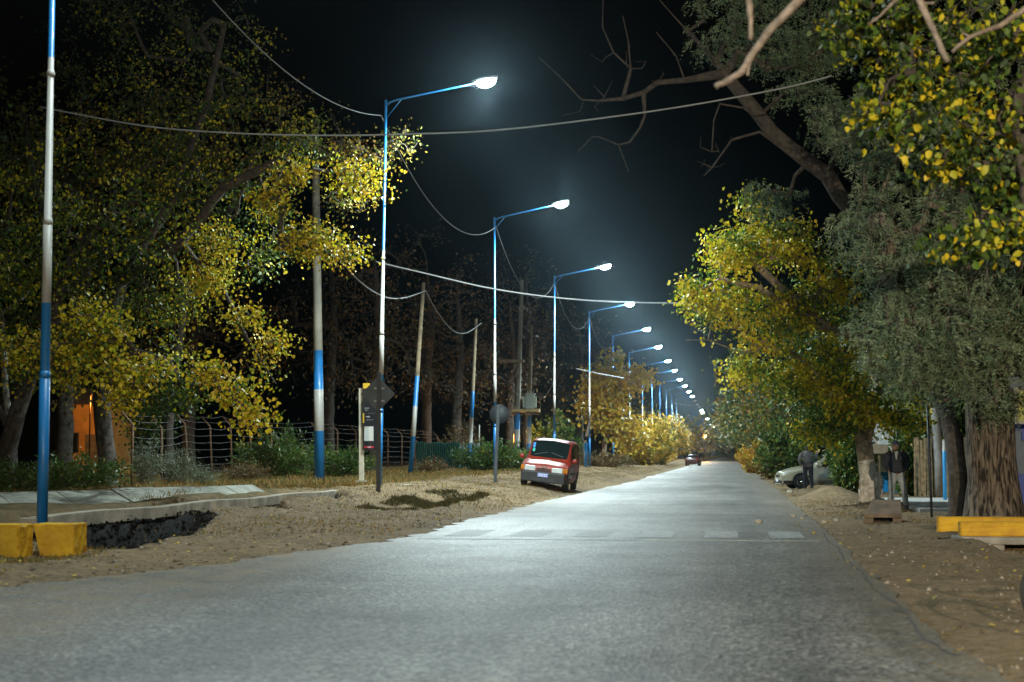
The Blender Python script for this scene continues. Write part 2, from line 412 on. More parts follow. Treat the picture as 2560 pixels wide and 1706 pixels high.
def ground_mat():
    m = bpy.data.materials.new('dirt'); m.use_nodes = True; n = m.node_tree; b = n.nodes['Principled BSDF']; L = n.links
    g = n.nodes.new('ShaderNodeNewGeometry')
    def noise(s, d=8): 
        q = n.nodes.new('ShaderNodeTexNoise'); q.inputs['Scale'].default_value = s; q.inputs['Detail'].default_value = d; L.new(g.outputs['Position'], q.inputs['Vector']); return q.outputs[0]
    def ramp(f, st):
        r = n.nodes.new('ShaderNodeValToRGB'); 
        while len(r.color_ramp.elements) < len(st): r.color_ramp.elements.new(.5)
        for e, (p, c) in zip(r.color_ramp.elements, st): e.position = p; e.color = (*c, 1)
        L.new(f, r.inputs[0]); return r.outputs[0]
    c1 = ramp(noise(1.1), [(.3, (.17, .115, .055)), (.5, (.29, .20, .105)), (.7, (.39, .275, .15))])
    c2 = ramp(noise(9), [(.38, (.09, .065, .04)), (.55, (.30, .215, .125)), (.72, (.46, .37, .26))])
    c3 = ramp(noise(45, 4), [(.35, (.12, .10, .08)), (.6, (.8, .8, .8))])
    mx = n.nodes.new('ShaderNodeMix'); mx.data_type = 'RGBA'; mx.inputs[0].default_value = .45; L.new(c1, mx.inputs[6]); L.new(c2, mx.inputs[7])
    m2 = n.nodes.new('ShaderNodeMix'); m2.data_type = 'RGBA'; m2.blend_type = 'MULTIPLY'; m2.inputs[0].default_value = .45; L.new(mx.outputs[2], m2.inputs[6]); L.new(c3, m2.inputs[7])
    # dark soil of the pit and trench, their shade put into its colour
    sp = n.nodes.new('ShaderNodeSeparateXYZ'); L.new(g.outputs['Position'], sp.inputs[0])
    da = n.nodes.new('ShaderNodeAttribute'); da.attribute_name = 'pit_dark'
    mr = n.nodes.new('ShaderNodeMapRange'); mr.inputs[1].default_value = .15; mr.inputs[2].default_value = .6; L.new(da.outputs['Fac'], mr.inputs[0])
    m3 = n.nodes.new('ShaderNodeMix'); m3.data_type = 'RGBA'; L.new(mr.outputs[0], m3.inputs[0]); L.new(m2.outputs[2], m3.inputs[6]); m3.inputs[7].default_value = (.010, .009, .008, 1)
    # greener dry grass litter far from the road on the left
    lf = n.nodes.new('ShaderNodeMapRange'); lf.inputs[1].default_value = -11.3; lf.inputs[2].default_value = -12.6; L.new(sp.outputs[0], lf.inputs[0])
    m4 = n.nodes.new('ShaderNodeMix'); m4.data_type = 'RGBA'; L.new(lf.outputs[0], m4.inputs[0]); L.new(m3.outputs[2], m4.inputs[6])
    L.new(ramp(noise(3), [(.35, (.05, .05, .02)), (.6, (.16, .10, .04))]), m4.inputs[7])
    L.new(m4.outputs[2], b.inputs['Base Color']); b.inputs['Roughness'].default_value = .92; b.inputs['Specular IOR Level'].default_value = .2
    bp = n.nodes.new('ShaderNodeBump'); bp.inputs['Strength'].default_value = .8; bp.inputs['Distance'].default_value = .05
    L.new(noise(22, 6), bp.inputs['Height']); L.new(bp.outputs[0], b.inputs['Normal'])
    return m
go = npmesh('ground', V, Q, ground_mat(), smooth=True)
pa = go.data.attributes.new('pit_dark', 'FLOAT', 'POINT'); pa.data.foreach_set('value', H(V[:, 0], V[:, 1], True).astype(np.float32)); go['kind'] = 'structure'

def road_mat():
    m = bpy.data.materials.new('asphalt'); m.use_nodes = True; n = m.node_tree; b = n.nodes['Principled BSDF']; L = n.links
    g = n.nodes.new('ShaderNodeNewGeometry')
    def noise(s, d=5, vec=None):
        q = n.nodes.new('ShaderNodeTexNoise'); q.inputs['Scale'].default_value = s; q.inputs['Detail'].default_value = d; L.new(vec or g.outputs['Position'], q.inputs['Vector']); return q.outputs[0]
    def ramp(f, st):
        r = n.nodes.new('ShaderNodeValToRGB')
        while len(r.color_ramp.elements) < len(st): r.color_ramp.elements.new(.5)
        for e, (p, c) in zip(r.color_ramp.elements, st): e.position = p; e.color = (*c, 1)
        L.new(f, r.inputs[0]); return r.outputs[0]
    def mul(a, c, f, t='MULTIPLY'):
        x = n.nodes.new('ShaderNodeMix'); x.data_type = 'RGBA'; x.blend_type = t
        if isinstance(f, float): x.inputs[0].default_value = f
        else: L.new(f, x.inputs[0])
        L.new(a, x.inputs[6]); L.new(c, x.inputs[7]); return x.outputs[2]
    mp = n.nodes.new('ShaderNodeMapping'); mp.inputs['Scale'].default_value = (2.2, .12, 1); L.new(g.outputs['Position'], mp.inputs[0])
    big = ramp(noise(.5), [(.3, (.13, .125, .115)), (.7, (.22, .21, .195))])
    streak = ramp(noise(1, 4, mp.outputs[0]), [(.35, (.75, .75, .75)), (.65, (1, 1, 1))])
    vo = n.nodes.new('ShaderNodeTexVoronoi'); vo.inputs['Scale'].default_value = 30; L.new(g.outputs['Position'], vo.inputs['Vector'])
    agg = ramp(vo.outputs['Color'], [(.15, (.30, .30, .30)), (.55, (.9, .9, .9)), (.9, (2.4, 2.4, 2.3))])
    mp2 = n.nodes.new('ShaderNodeMapping'); mp2.inputs['Scale'].default_value = (.25, .09, 1); L.new(g.outputs['Position'], mp2.inputs[0])
    patch = ramp(noise(1.3, 7, mp2.outputs[0]), [(.36, (.62, .62, .62)), (.5, (.92, .92, .91)), (.64, (1.12, 1.12, 1.10))])
    stain = ramp(noise(.9, 6), [(.30, (.55, .55, .54)), (.42, (1, 1, 1))])
    c = mul(mul(mul(mul(big, streak, 1.0), patch, 1.0), stain, .55), agg, 1.0)
    # dust near the edges
    sp = n.nodes.new('ShaderNodeSeparateXYZ'); L.new(g.outputs['Position'], sp.inputs[0])
    def mrange(a, b_): 
        q = n.nodes.new('ShaderNodeMapRange'); q.inputs[1].default_value = a; q.inputs[2].default_value = b_; L.new(sp.outputs[0], q.inputs[0]); return q.outputs[0]
    ad = n.nodes.new('ShaderNodeMath'); ad.operation = 'MAXIMUM'; L.new(mrange(.6, 1.8), ad.inputs[0]); L.new(mrange(-4.6, -5.8), ad.inputs[1])
    nn = n.nodes.new('ShaderNodeMath'); nn.operation = 'MULTIPLY'; L.new(ad.outputs[0], nn.inputs[0])
    nr = n.nodes.new('ShaderNodeMapRange'); nr.inputs[1].default_value = .3; nr.inputs[2].default_value = .7; L.new(noise(2.2, 7), nr.inputs[0]); L.new(nr.outputs[0], nn.inputs[1])
    dust = n.nodes.new('ShaderNodeRGB'); dust.outputs[0].default_value = (.23, .17, .10, 1)
    c = mul(c, dust.outputs[0], nn.outputs[0], 'MIX')
    L.new(c, b.inputs['Base Color'])
    rr = n.nodes.new('ShaderNodeMapRange'); rr.inputs[3].default_value = .42; rr.inputs[4].default_value = .60; L.new(noise(.8), rr.inputs[0])
    L.new(rr.outputs[0], b.inputs['Roughness']); b.inputs['Specular IOR Level'].default_value = .5
    bp = n.nodes.new('ShaderNodeBump'); bp.inputs['Strength'].default_value = .6; bp.inputs['Distance'].default_value = .012
    L.new(vo.outputs['Distance'], bp.inputs['Height']); L.new(bp.outputs[0], b.inputs['Normal'])
    return m
ys = axis([(-60, 8, 4), (8, 60, .2), (60, 130, 1), (130, 2300, 50)])
rs = np.random.default_rng(3)
jl = np.convolve(rs.normal(0, .09, len(ys)), np.ones(3) / 2, 'same'); jr = np.convolve(rs.normal(0, .035, len(ys)), np.ones(3) / 2, 'same')
jl[ys < 15] = 0
us = np.linspace(0, 1, 9)
V = np.array([[eL(y) + jl[i] + (eR(y) + jr[i] - eL(y) - jl[i]) * u, y, .004] for i, y in enumerate(ys) for u in us])
ii = (np.arange(len(ys) - 1)[:, None] * 9 + np.arange(8)[None, :]).reshape(-1)
road = npmesh('road', V, np.stack([ii, ii + 1, ii + 10, ii + 9], 1), road_mat()); road['kind'] = 'structure'

# painted crossing bars and stop line
PAINT = mat('worn_road_paint', (.20, .20, .19), .6, .3, 5, .3, 30, col2=(.40, .40, .385))
PAINT_F = mat('dimmed_road_paint', (.15, .15, .14), .6, .3, 3, .3, 30, col2=(.21, .21, .20))  # worn paint, with the road glare that hides left bars put into its colour
cw = MB()
for k in range(6):
    x0 = .64 - k * 1.11
    if x0 < -5: break
    cw.add([(x0, 28.4, .008), (x0 + .57, 28.4, .008), (x0 + .57, 30.8, .008), (x0, 30.8, .008)], [(0, 1, 2, 3)], 0 if k < 3 else 1)
tag(cw.build('crosswalk', [PAINT, PAINT_F]), kind='structure')
sl = MB(); n_ = 30
for i in range(n_):
    a, b = -5.2 + 6.6 * i / n_, -5.2 + 6.6 * (i + 1) / n_
    sl.add([(a, 27.3, .008), (b, 27.3, .008), (b, 27.55, .008), (a, 27.55, .008)], [(0, 1, 2, 3)], 0 if i > 16 else 1)
tag(sl.build('stop_line', [mat('line_paint', (.30, .28, .22), .6, .3, 3, col2=(.5, .46, .36)), PAINT_F]), kind='structure')
# cracked seam along the right edge of the asphalt
ck = MB(); pts = []; y = 12.
while y < 31: pts.append((float(eR(y)) - .12 + .03 * math.sin(y * 1.3) + random.uniform(-.025, .025), y)); y += .35
for (a, b) in zip(pts[:-1], pts[1:]):
    w = random.uniform(.006, .022)
    ck.add([(a[0] - w, a[1], .0085), (a[0] + w, a[1], .0085), (b[0] + w, b[1], .0085), (b[0] - w, b[1], .0085)], [(0, 1, 2, 3)])
tag(ck.build('road_crack', mat('tar', (.09, .082, .07), .7, .2, 9)), kind='structure')
# pale concrete pavement on the right behind the trees
sw = MB(); sw.box((6.3, 46.6, .02), (3.6, 10.5, .16)); tag(sw.build('pavement', mat('pavement', (.5, .49, .46), .8, .12, 3, .2, 20), bevel=.01), kind='structure')

# ------------------------------------------------------------------ street lamps
def band_pole(mb, z0, segs, lean=(0, 0), joints=()):
    """segs: list (z_top, r_bottom, r_top, material index)"""
    z = z0
    for (zt, ra, rb, mi) in segs:
        f = lambda q: (lean[0] * q, lean[1] * q, q)
        mb.tube([f(z), f(zt)], [ra, rb], 14, mi, cap=True); z = zt
    for (zj, r, mi) in joints:
        mb.tube([(lean[0] * (zj - .02), 0, zj - .02), (lean[0] * (zj + .05), 0, zj + .05)], [r, r * .93], 14, mi)
def rpole(q): return np.interp(q, [0, 2.25, 2.26, 4.6, 4.61, 6.9, 6.91, 12], [.082, .080, .073, .070, .060, .058, .048, .042])
def make_lamp():
    root = empty('street_lamp', (0, 0, 0))
    p = MB(); zs = [-.3, 2.25, 2.26, 3.35, 4.6, 4.61, 7.15, 9.5, 11.75]
    for a, b in zip(zs[:-1], zs[1:]):
        mid = (a + b) / 2; mi = 1 if 3.35 < mid < 7.15 else 0
        p.tube([(0, 0, a), (0, 0, b)], [float(rpole(a)), float(rpole(b))], 14, mi, cap=True)
    for zj, mi in ((2.25, 0), (4.6, 1), (6.9, 1)):
        p.tube([(0, 0, zj - .05), (0, 0, zj), (0, 0, zj + .06)], [rpole(zj - .1) + .002, rpole(zj - .1) + .008, rpole(zj + .1) + .002], 14, mi)
    p.tube([(0, 0, 11.75), (0, 0, 11.8)], [.05, .03], 12, 0)
    p.build('pole', [BLUE, WHITE], root)
    a = MB(); a.tube([(0, 0, 11.6), (.12, 0, 11.72), (.35, 0, 11.80), (2.75, 0, 12.27)], [.034, .034, .032, .026], 10)
    a.tube([(0, 0, 11.2), (.5, 0, 11.83)], .012, 6)
    a.build('arm', BLUE, root)
    rot = Matrix.Rotation(-R(11), 3, 'Y'); c0 = Vector((3.07, 0, 12.36))
    h = MB()
    prof = [(-.40, .05, .035), (-.30, .10, .05), (-.12, .155, .075), (.15, .165, .08), (.32, .13, .06), (.39, .06, .03)]
    vs = []; k = 10
    for (x, hw, hh) in prof:
        for j in range(k):
            t = 2 * PI * j / k; vs.append(c0 + rot @ Vector((x, hw * math.cos(t), hh * math.sin(t) + .03)))
    fs = [(i * k + j, i * k + (j + 1) % k, (i + 1) * k + (j + 1) % k, (i + 1) * k + j) for i in range(5) for j in range(k)]
    fs += [tuple(reversed(range(k))), tuple(range(5 * k, 6 * k))]
    h.add(vs, fs, 0, True); hd = h.build('lamp_head', STEEL, root)
    l = MB(); vs = []; n1, n2 = 14, 6
    for i in range(n2 + 1):
        a_ = PI / 2 * i / n2
        for j in range(n1):
            t = 2 * PI * j / n1; vs.append(c0 + rot @ Vector((.31 * math.cos(a_) * math.cos(t) + .02, .17 * math.cos(a_) * math.sin(t), -.01 - .21 * math.sin(a_))))
    fs = [(i * n1 + j, i * n1 + (j + 1) % n1, (i + 1) * n1 + (j + 1) % n1, (i + 1) * n1 + j) for i in range(n2) for j in range(n1)]
    l.add(vs, fs, 0, True); l.build('lens', LENS, hd)
    return root
LX = -10.6
lamp0 = make_lamp()
UL = [c for c in lamp0.children if c.name.startswith('lamp_head')][0].children[0].data.copy(); UL.materials[0] = mat('unlit_lens', (.5, .52, .52), .2, .05, 5)
place = ['beside the yellow blocks', 'just behind the diamond sign', 'behind the round sign back', 'rising above the red van roof', 'beside the yellow autumn tree']
PW = {-1: .62, 0: .17}
for k in range(-1, 44):
    Y = 24.1 + 25.4 * k
    o = lamp0 if k == 43 else copy_tree(lamp0)
    b = {0: atz(127, 1305, .36), 1: atz(952, 1214, .46)}.get(k)
    x, y = (LX, Y) if b is None else (b[0], b[1])
    if k == 0: x, y = LX + .25, 24.2
    if k == 1: x, y = LX + .04, 49.6
    o.location = (x, y, h1(x, y) if k > 0 else .36)
    o.rotation_euler = (0, R(random.uniform(-.25, .25)) if k > 1 else (R(.7) if k == 1 else 0), R(random.uniform(-2.5, 2.5)) if k > 0 else 0)
    if k == -1: lab = 'blue and white street lamp standing behind the camera'
    elif k < 5: lab = 'blue and white striped street lamp %s, %s from the camera' % (place[k], ordinal(k))
    else: lab = 'distant blue and white striped street lamp, %s from the camera in the left row' % ordinal(k)
    tag(o, lab, 'street lamp', 'street lamps in a row along the left roadside')
    if k > 0:
        if k > 12 and k not in (16, 17, 20, 24, 27, 28, 41, 43):
            hd = [c for c in o.children if c.name.startswith('lamp_head')][0].children[0]; hd.data = UL
    if k < 13:
        ld = bpy.data.lights.new('lamp_light', 'SPOT'); ld.energy = P_LED * PW.get(k, 1.0); ld.color = LED; ld.shadow_soft_size = .12
        ld.spot_size = R(152); ld.spot_blend = .55
        lo = bpy.data.objects.new('lamp_light', ld); COL.objects.link(lo); lo.parent = o; lo.location = (3.07, 0, 12.06)

# ------------------------------------------------------------------ left side: kerb, canal, blocks
kb = MB(); y = 24.0
while y < 55:
    L_ = random.uniform(1.35, 1.6); ya, yb = y, min(y + L_ - .015, 55.2)
    f = lambda q: (-10.42 + .75 * sst(46, 55, q) - (.03 * math.sin(q)))
    za, zb = .46 + .015 * math.sin(ya), .46 + .015 * math.sin(yb)
    if yb > 52: za = zb = .40
    w = .24
    kb.hexa([(f(ya) - w, ya, .24), (f(ya), ya, .24), (f(yb), yb, .24), (f(yb) - w, yb, .24)], [(f(ya) - w, ya, za), (f(ya), ya, za), (f(yb), yb, zb), (f(yb) - w, yb, zb)])
    y += L_
tag(kb.build('canal_kerb', mat('pale_concrete', (.38, .33, .25), .85, .3, 2.2, .6, 30), bevel=.015), 'long pale concrete kerb edging the irrigation channel on the left verge', 'kerb')
sl_ = MB(); poly = [(-17.5, 30.5), (-15.4, 33.6), (-14.2, 37), (-13.2, 40), (-12.75, 43.6)]
low = [(-14.5, 25.5), (-12.6, 29.5), (-11.9, 34), (-11.75, 39), (-11.7, 43.6)]
for i in range(4):
    for q in (0, 1):
        u0, u1 = q / 2 + .006, (q + 1) / 2 - .006
        mixp = lambda A, B, u: (A[0] + (B[0] - A[0]) * u, A[1] + (B[1] - A[1]) * u)
        a, b = mixp(poly[i], poly[i + 1], u0), mixp(poly[i], poly[i + 1], u1); c, d = mixp(low[i], low[i + 1], u0), mixp(low[i], low[i + 1], u1)
        dz = random.uniform(-.02, .02); zt = .62 + dz
        sl_.hexa([(c[0], c[1], -.45), (d[0], d[1], -.45), (b[0] - .15, b[1], .30), (a[0] - .15, a[1], .30)], [(c[0], c[1], .05 + dz), (d[0], d[1], .05 + dz), (b[0], b[1], zt), (a[0], a[1], zt)])
tag(sl_.build('canal_lining', mat('grey_slab', (.27, .27, .22), .85, .3, 1.5, .5, 28), bevel=.012), 'sloping grey concrete slabs lining the far bank of the channel', 'channel slabs')

def yellow_block(x0, x1, y, zt, lab, skew=0., dep=.45, z0=-.06):
    m = MB(); n = 6
    m.hexa([(x0 + skew, y, z0), (x1, y, z0), (x1, y + dep, z0), (x0, y + dep, z0)], [(x0, y, zt), (x1 - .02, y, zt), (x1, y + dep, zt), (x0, y + dep, zt)])
    o = m.build('yellow_block', YEL, bevel=.03); bm = bmesh.new(); bm.from_mesh(o.data)
    bmesh.ops.subdivide_edges(bm, edges=bm.edges[:], cuts=4, use_grid_fill=True)
    for v in bm.verts: v.co += Vector((random.uniform(-1, 1), random.uniform(-1, 1), random.uniform(-1, 1))) * .008
    bm.to_mesh(o.data); bm.free()
    return tag(o, lab, 'concrete block', 'yellow painted concrete blocks at the left corner')
a = atz(215, 1395, .0); b = atz(84, 1395, .0)
yellow_block(b[0] - .07, a[0] - .17, a[1], .455, 'yellow painted concrete block at the left corner, nearer the road and dark pit', .15)
yellow_block(b[0] - 1.4, b[0] - .05, a[1] - .45, .46, 'yellow painted concrete block cut by the left edge of the view', 0)

# ------------------------------------------------------------------ utility poles
def utility_pole(name, foot, top, r0, r1, bands, basem, label, group=None):
    """bands: list of z offsets (blue to white to blue) above the foot"""
    foot = np.array(foot); top = np.array(top); hgt = top[2] - foot[2]; d = (top - foot) / hgt
    root = empty(name, foot, label, 'utility pole', group)
    m = MB(); zs = [-.4, bands[0], bands[1], bands[2], hgt]; mi = [0, 1, 0, 2]
    for i in range(4):
        a, b = zs[i], zs[i + 1]; ra = r0 + (r1 - r0) * max(a, 0) / hgt; rb = r0 + (r1 - r0) * b / hgt
        m.tube([d * a, d * b], [ra, rb], 16, mi[i])
    m.build('shaft', [BLUE, WHITE, basem], root)
    return root, d
g_ = 'utility poles with painted blue and white bases'
F1 = at(799, 1188, 58); T1 = at(788, 326, 58)
utility_pole('utility_pole', F1, T1, .19, .12, ((1188 - 1077) / 71., (1188 - 972) / 71., (1188 - 873) / 71.), CONC_POLE, 'thick concrete pole with wide blue and white bands in front of the green bush', g_)
F2 = at(1026, 1186, 80); T2 = at(1059, 707, 80)
utility_pole('utility_pole', F2, T2, .13, .09, (94 / 51., 169 / 51., 244 / 51.), WOOD_POLE, 'leaning wooden pole with blue and white base right of the diamond sign', g_)
F3 = at(1172, 1184, 100); T3 = at(1190, 797, 100)
utility_pole('utility_pole', F3, T3, .15, .10, (75 / 41., 139 / 41., 204 / 41.), WOOD_POLE, 'dark wooden pole with dull blue base left of the round sign', g_)
F4 = at(1290, 1165, 118); T4 = at(1305, 700, 118)
p4, d4 = utility_pole('utility_pole', F4, T4, .21, .13, (46 / 35., 91 / 35., 132 / 35.), CONC_POLE, 'tall concrete pole carrying the transformer platform and a crossarm', g_)
F5 = at(1321, 1165, 119); T5 = at(1328, 815, 119)
p5, d5 = utility_pole('utility_pole', F5, T5, .17, .11, (56 / 35., 98 / 35., 135 / 35.), WOOD_POLE, 'shorter dark pole behind the transformer and the red van', g_)
c = MB(); q = at(1268, 903, 117.7) - F4; c.box(q, (2.25, .12, .2)); c.box(q + np.array([1., .1, 0]), (.4, .5, .14)); c.build('crossarm', mat('timber', (.22, .19, .14), .85, .2, 6), p4, bevel=.01)
c = MB()
for (px, py) in ((1310, 768), (1318, 776), (1326, 782), (1309, 843), (1303, 843)):
    q = at(px, py, 117.6) - F4; c.lathe([(.02, -.1), (.09, -.07), (.03, -.03), (.10, 0), (.03, .04), (.07, .07), (.02, .1)], 10, 0, 'z', tuple(q))
c.box(at(1308, 772, 117.9) - F4, (.7, .08, .1)); c.build('insulator_bracket', mat('ceramic', (.2, .17, .14), .4, .2, 8), p4)
# transformer platform and box are things of their own
pf = empty('transformer_platform', at(1315, 1026, 118), 'timber coloured platform bridging the two poles high above the van', 'platform')
c = MB(); c.box((0, 0, -.02), (1.95, .9, .22)); c.build('deck', mat('platform', (.42, .32, .16), .8, .2, 3, .3, 20), pf, bevel=.01)
c = MB(); c.box((-.8, 0, -.24), (.35, .7, .2)); c.box((.2, 0, -.24), (.35, .7, .2)); c.build('bracket', RUST, pf, bevel=.01)
tr = empty('transformer', at(1322, 1020, 118), 'pale grey green transformer box with cooling fins on the pole platform', 'transformer')
tr.location.z = pf.location.z + .09
GRN = mat('transformer_paint', (.36, .42, .38), .5, .1, 5, coat=.1)
c = MB(); c.box((.1, 0, .52), (.62, .5, 1.0)); c.build('tank', GRN, tr, bevel=.03)
c = MB()
for i in range(5): c.box((-.34, -.2 + .1 * i, .5), (.16, .03, .8))
c.build('cooling_fins', GRN, tr); c = MB()
for i in range(5): c.box((.48, -.2 + .1 * i, .5), (.12, .03, .8))
c.build('cooling_fins', GRN, tr)
c = MB(); c.box((.1, 0, 1.05), (.72, .58, .06)); c.build('cover', GRN, tr, bevel=.01)
c = MB()
for i in range(3): c.lathe([(.0, 0), (.05, 0), (.07, .05), (.03, .08), (.06, .13), (.02, .18), (.0, .2)], 8, 0, 'z', (-.1 + .2 * i, 0, 1.08))
c.build('bushing', mat('ceramic2', (.25, .2, .16), .3, .2, 8), tr)
sod = empty('floodlight', at(1343, 841, 118.6), 'small unlit lamp bracket fixed high on the dark pole behind the transformer', 'lamp')
c = MB(); c.tube([(-.42, 0, -.12), (-.2, 0, .05), (0, 0, .0)], .02, 6); c.build('bracket', STEEL, sod)
c = MB(); c.lathe([(0, .1), (.06, .1), (.12, 0), (.13, -.04), (.0, -.09)], 10); c.build('lamp_head', mat('lamp_shell', (.5, .5, .42), .4, .1, 5), sod)

# warm house light low in the garden behind the van
def sodium(name, loc, energy, label, rad=.15, color=(1, .45, .10), z0=0, aim=None, cone=60):
    root = empty(name, (loc[0], loc[1], z0), label, 'lamp')
    c = MB(); c.tube([(0, 0, 0), (0, 0, loc[2] - z0 + .3), (.18, 0, loc[2] - z0 + .38), (.32, 0, loc[2] - z0 + .3)], .035, 8); c.build('pole', RUST, root)
    c = MB(); c.lathe([(0, .16), (.09, .14), (.17, .02), (.0, .02)], 12, 0, 'z', (.36, 0, loc[2] - z0 + .1)); hd = c.build('lamp_head', STEEL, root)
    c = MB(); c.ell((.36, 0, loc[2] - z0 + .08), (.09, .09, .11)); c.build('bulb', SODLENS, hd)
    ld = bpy.data.lights.new('sodium_light', 'SPOT' if aim else 'POINT'); ld.energy = energy; ld.color = color; ld.shadow_soft_size = rad
    if aim: ld.spot_size = R(cone); ld.spot_blend = 1.0
    lo = bpy.data.objects.new('sodium_light', ld); COL.objects.link(lo); lo.parent = root; lo.location = (.36, 0, loc[2] - z0 - .12)
    if aim: lo.rotation_euler = (Vector(aim) - Vector(loc)).to_track_quat('-Z', 'Y').to_euler()
    return root
q = at(1760, 1091, 330)
sodium('sodium_lamp', q, 6000, 'distant orange sodium lamp glowing low beside the far trees')
sodium('sodium_lamp', (-15.85, 121.5, 2.6), 1200, 'orange sodium lamp low behind the transformer pole', z0=.3)
sodium('sodium_lamp', (6.6, -16, 6.8), 62000, 'added warm floodlight on an unseen post behind the camera', color=(1, .86, .64), aim=(5.4, 38, 4.6), cone=56)  # added frontal fill for the right trees, warm white rather than sodium

# ------------------------------------------------------------------ signs
fs = at(946, 1228, 45.5)
sg = empty('diamond_sign', fs, 'grey back of a diamond road sign on a dark post at the kerb', 'road sign')
c = MB(); c.box((0, 0, 1.5), (.115, .07, 3.6)); c.build('post', DARKP, sg, bevel=.006)
c = MB(); s = .49; vs = [(0, 0, s), (s, 0, 0), (0, 0, -s), (-s, 0, 0)]
c.add([(x, y, z) for y in (-.004, .004) for (x, _, z) in vs], [(0, 1, 2, 3), (7, 6, 5, 4)] + [(i, (i + 1) % 4, 4 + (i + 1) % 4, 4 + i) for i in range(4)])
o = c.build('plate', SIGNBACK, sg); o.location = (-.04, -.045 + .09, 2.69)
c = MB(); c.box((0, .046, 2.85), (.3, .012, .04)); c.box((0, .046, 2.5), (.3, .012, .04)); c.build('clamp', STEEL, sg)
rs_ = empty('round_sign', at(1238, 1206, 62), 'grey back of a round road sign on a thin leaning post', 'road sign', rot=(0, R(2.6), 0))
c = MB(); c.box((0, 0, 1.3), (.12, .06, 3.2)); c.build('post', mat('post_grey', (.05, .058, .065), .6, .2, 6), rs_, bevel=.006)
c = MB(); c.lathe([(0, -.004), (.37, -.004), (.37, .004), (0, .004)], 32, 0, 'y'); o = c.build('plate', mat('sign_back2', (.028, .033, .038), .6, .2, 6), rs_); o.location = (.03, .04, 2.55)

bs = empty('bus_stop_sign', at(904, 1205, 52.5), 'black bus stop panel with white notice and red strip on a cream post', 'bus stop sign')
bs.rotation_euler = (0, R(-.5), 0)
c = MB(); c.box((0, 0, 1.45), (.155, .1, 3.1)); c.build('post', mat('cream_paint', (.52, .50, .40), .6, .1, 5), bs, bevel=.01)
c = MB(); c.box((0, 0, .02), (.3, .22, .06)); c.build('base_plate', CONC, bs)
def pz(py): return (1205 - py) / 79.4
def pxx(px): return (px - 904) / 79.4
c = MB(); c.box(((pxx(908) + pxx(952)) / 2, -.075, (pz(955) + pz(1125)) / 2), (pxx(952) - pxx(908), .035, pz(955) - pz(1125))); pn = c.build('panel', mat('panel_black', (.022, .02, .024), .45, .2, 6), bs, bevel=.005)
c = MB(); c.box((pxx(919), -.095, pz(961)), (.22, .006, .17)); c.build('yellow_header', mat('sign_yellow', (.65, .42, .03), .5, .05, 5), pn)
c = MB(); c.box((pxx(911), -.095, pz(1043)), (.045, .006, .32)); c.build('yellow_stripe', _M['sign_yellow'], pn)
c = MB(); c.box((pxx(925), -.0955, pz(1083)), (.30, .006, .46)); c.build('notice', mat('paper', (.6, .62, .6), .7, .05, 9), pn)
c = MB(); c.box((pxx(915), -.1, pz(1067)), (.08, .004, .02)); c.build('notice_mark', _M['sign_yellow'], pn)
c = MB(); c.box((pxx(925), -.095, pz(1117)), (.32, .006, .055)); c.build('red_strip', mat('sign_red', (.55, .03, .06), .5, .05, 5), pn)
c = MB()   # lines of small unreadable lettering
for (px, py, w, h_) in ((916, 1018, .14, .02), (917, 1023, .10, .018), (920, 1040, .12, .04), (922, 1048, .20, .014), (925, 1031, .22, .006)):
    x = pxx(px) - .02; e = x + w
    while x < e:
        ww = random.uniform(.008, .018); c.box((x, -.0955, pz(py)), (ww, .005, h_ * random.uniform(.6, 1))); x += ww + .006
for i in range(4): c.box((pxx(922) + i * .03, -.1, pz(1117)), (.018, .005, .035))
c.build('lettering', mat('letter_white', (.6, .6, .6), .5, .05, 5), pn)

# ------------------------------------------------------------------ cables
def cable(label, pts, r=.018, n=24, sag=None):
    pts = [np.array(p, float) for p in pts]; out = []
    if sag is not None:
        for i in range(n + 1):
            u = i / n; out.append(pts[0] + (pts[1] - pts[0]) * u - np.array([0, 0, sag * 4 * u * (1 - u)]))
    else:  # Catmull-Rom through points
        P = [pts[0]] + pts + [pts[-1]]
        for i in range(1, len(P) - 2):
            for k in range(8):
                t = k / 8; a, b, c_, d = P[i - 1], P[i], P[i + 1], P[i + 2]
                out.append(.5 * ((2 * b) + (c_ - a) * t + (2 * a - 5 * b + 4 * c_ - d) * t * t + (3 * b - a - 3 * c_ + d) * t ** 3))
        out.append(pts[-1])
    m = MB(); m.tube(out, r, 6); return tag(m.build('overhead_cable', CABLE), label, 'cable', 'overhead cables')
cable('long cable sagging across the whole road above the nearest street lamps', [at(x, y, 36) for x, y in ((100, 268), (359, 315), (580, 333), (816, 339), (1040, 335), (1273, 323), (1640, 277), (1937, 225), (2080, 190))], .02)
cable('twisted cable crossing the road lower down to the yellow leaved tree', [at(x, y, 58) for x, y in ((940, 655), (1055, 682), (1230, 722), (1414, 747), (1600, 757), (1800, 758))], .03)
tops = []
for k in range(-1, 6): tops.append(np.array([LX + .03 + (.25 if k == 0 else 0), {0: 24.2, 1: 49.6}.get(k, 24.1 + 25.4 * k), 11.35 + (.36 if k < 1 else .44)]))
words = ['from behind the view to the nearest lamp', 'between the nearest lamp and the second one', 'between the second and third street lamps', 'between the third and fourth street lamps', 'between the fourth and fifth street lamps', 'between the fifth and sixth street lamps']
for i in range(6):
    cable('thin cable strung %s' % words[i], [tops[i], tops[i + 1]], .014, sag=(1.3, 1.25, 1.6, 1.9, 1.7, 1.5)[i])
cable('slack cable from the leafy branches down to the leaning wooden pole', [at(x, y, z) for x, y, z in ((835, 630, 60), (900, 705, 67), (960, 742, 72), (1010, 745, 76), (1066, 727, 80))], .03)
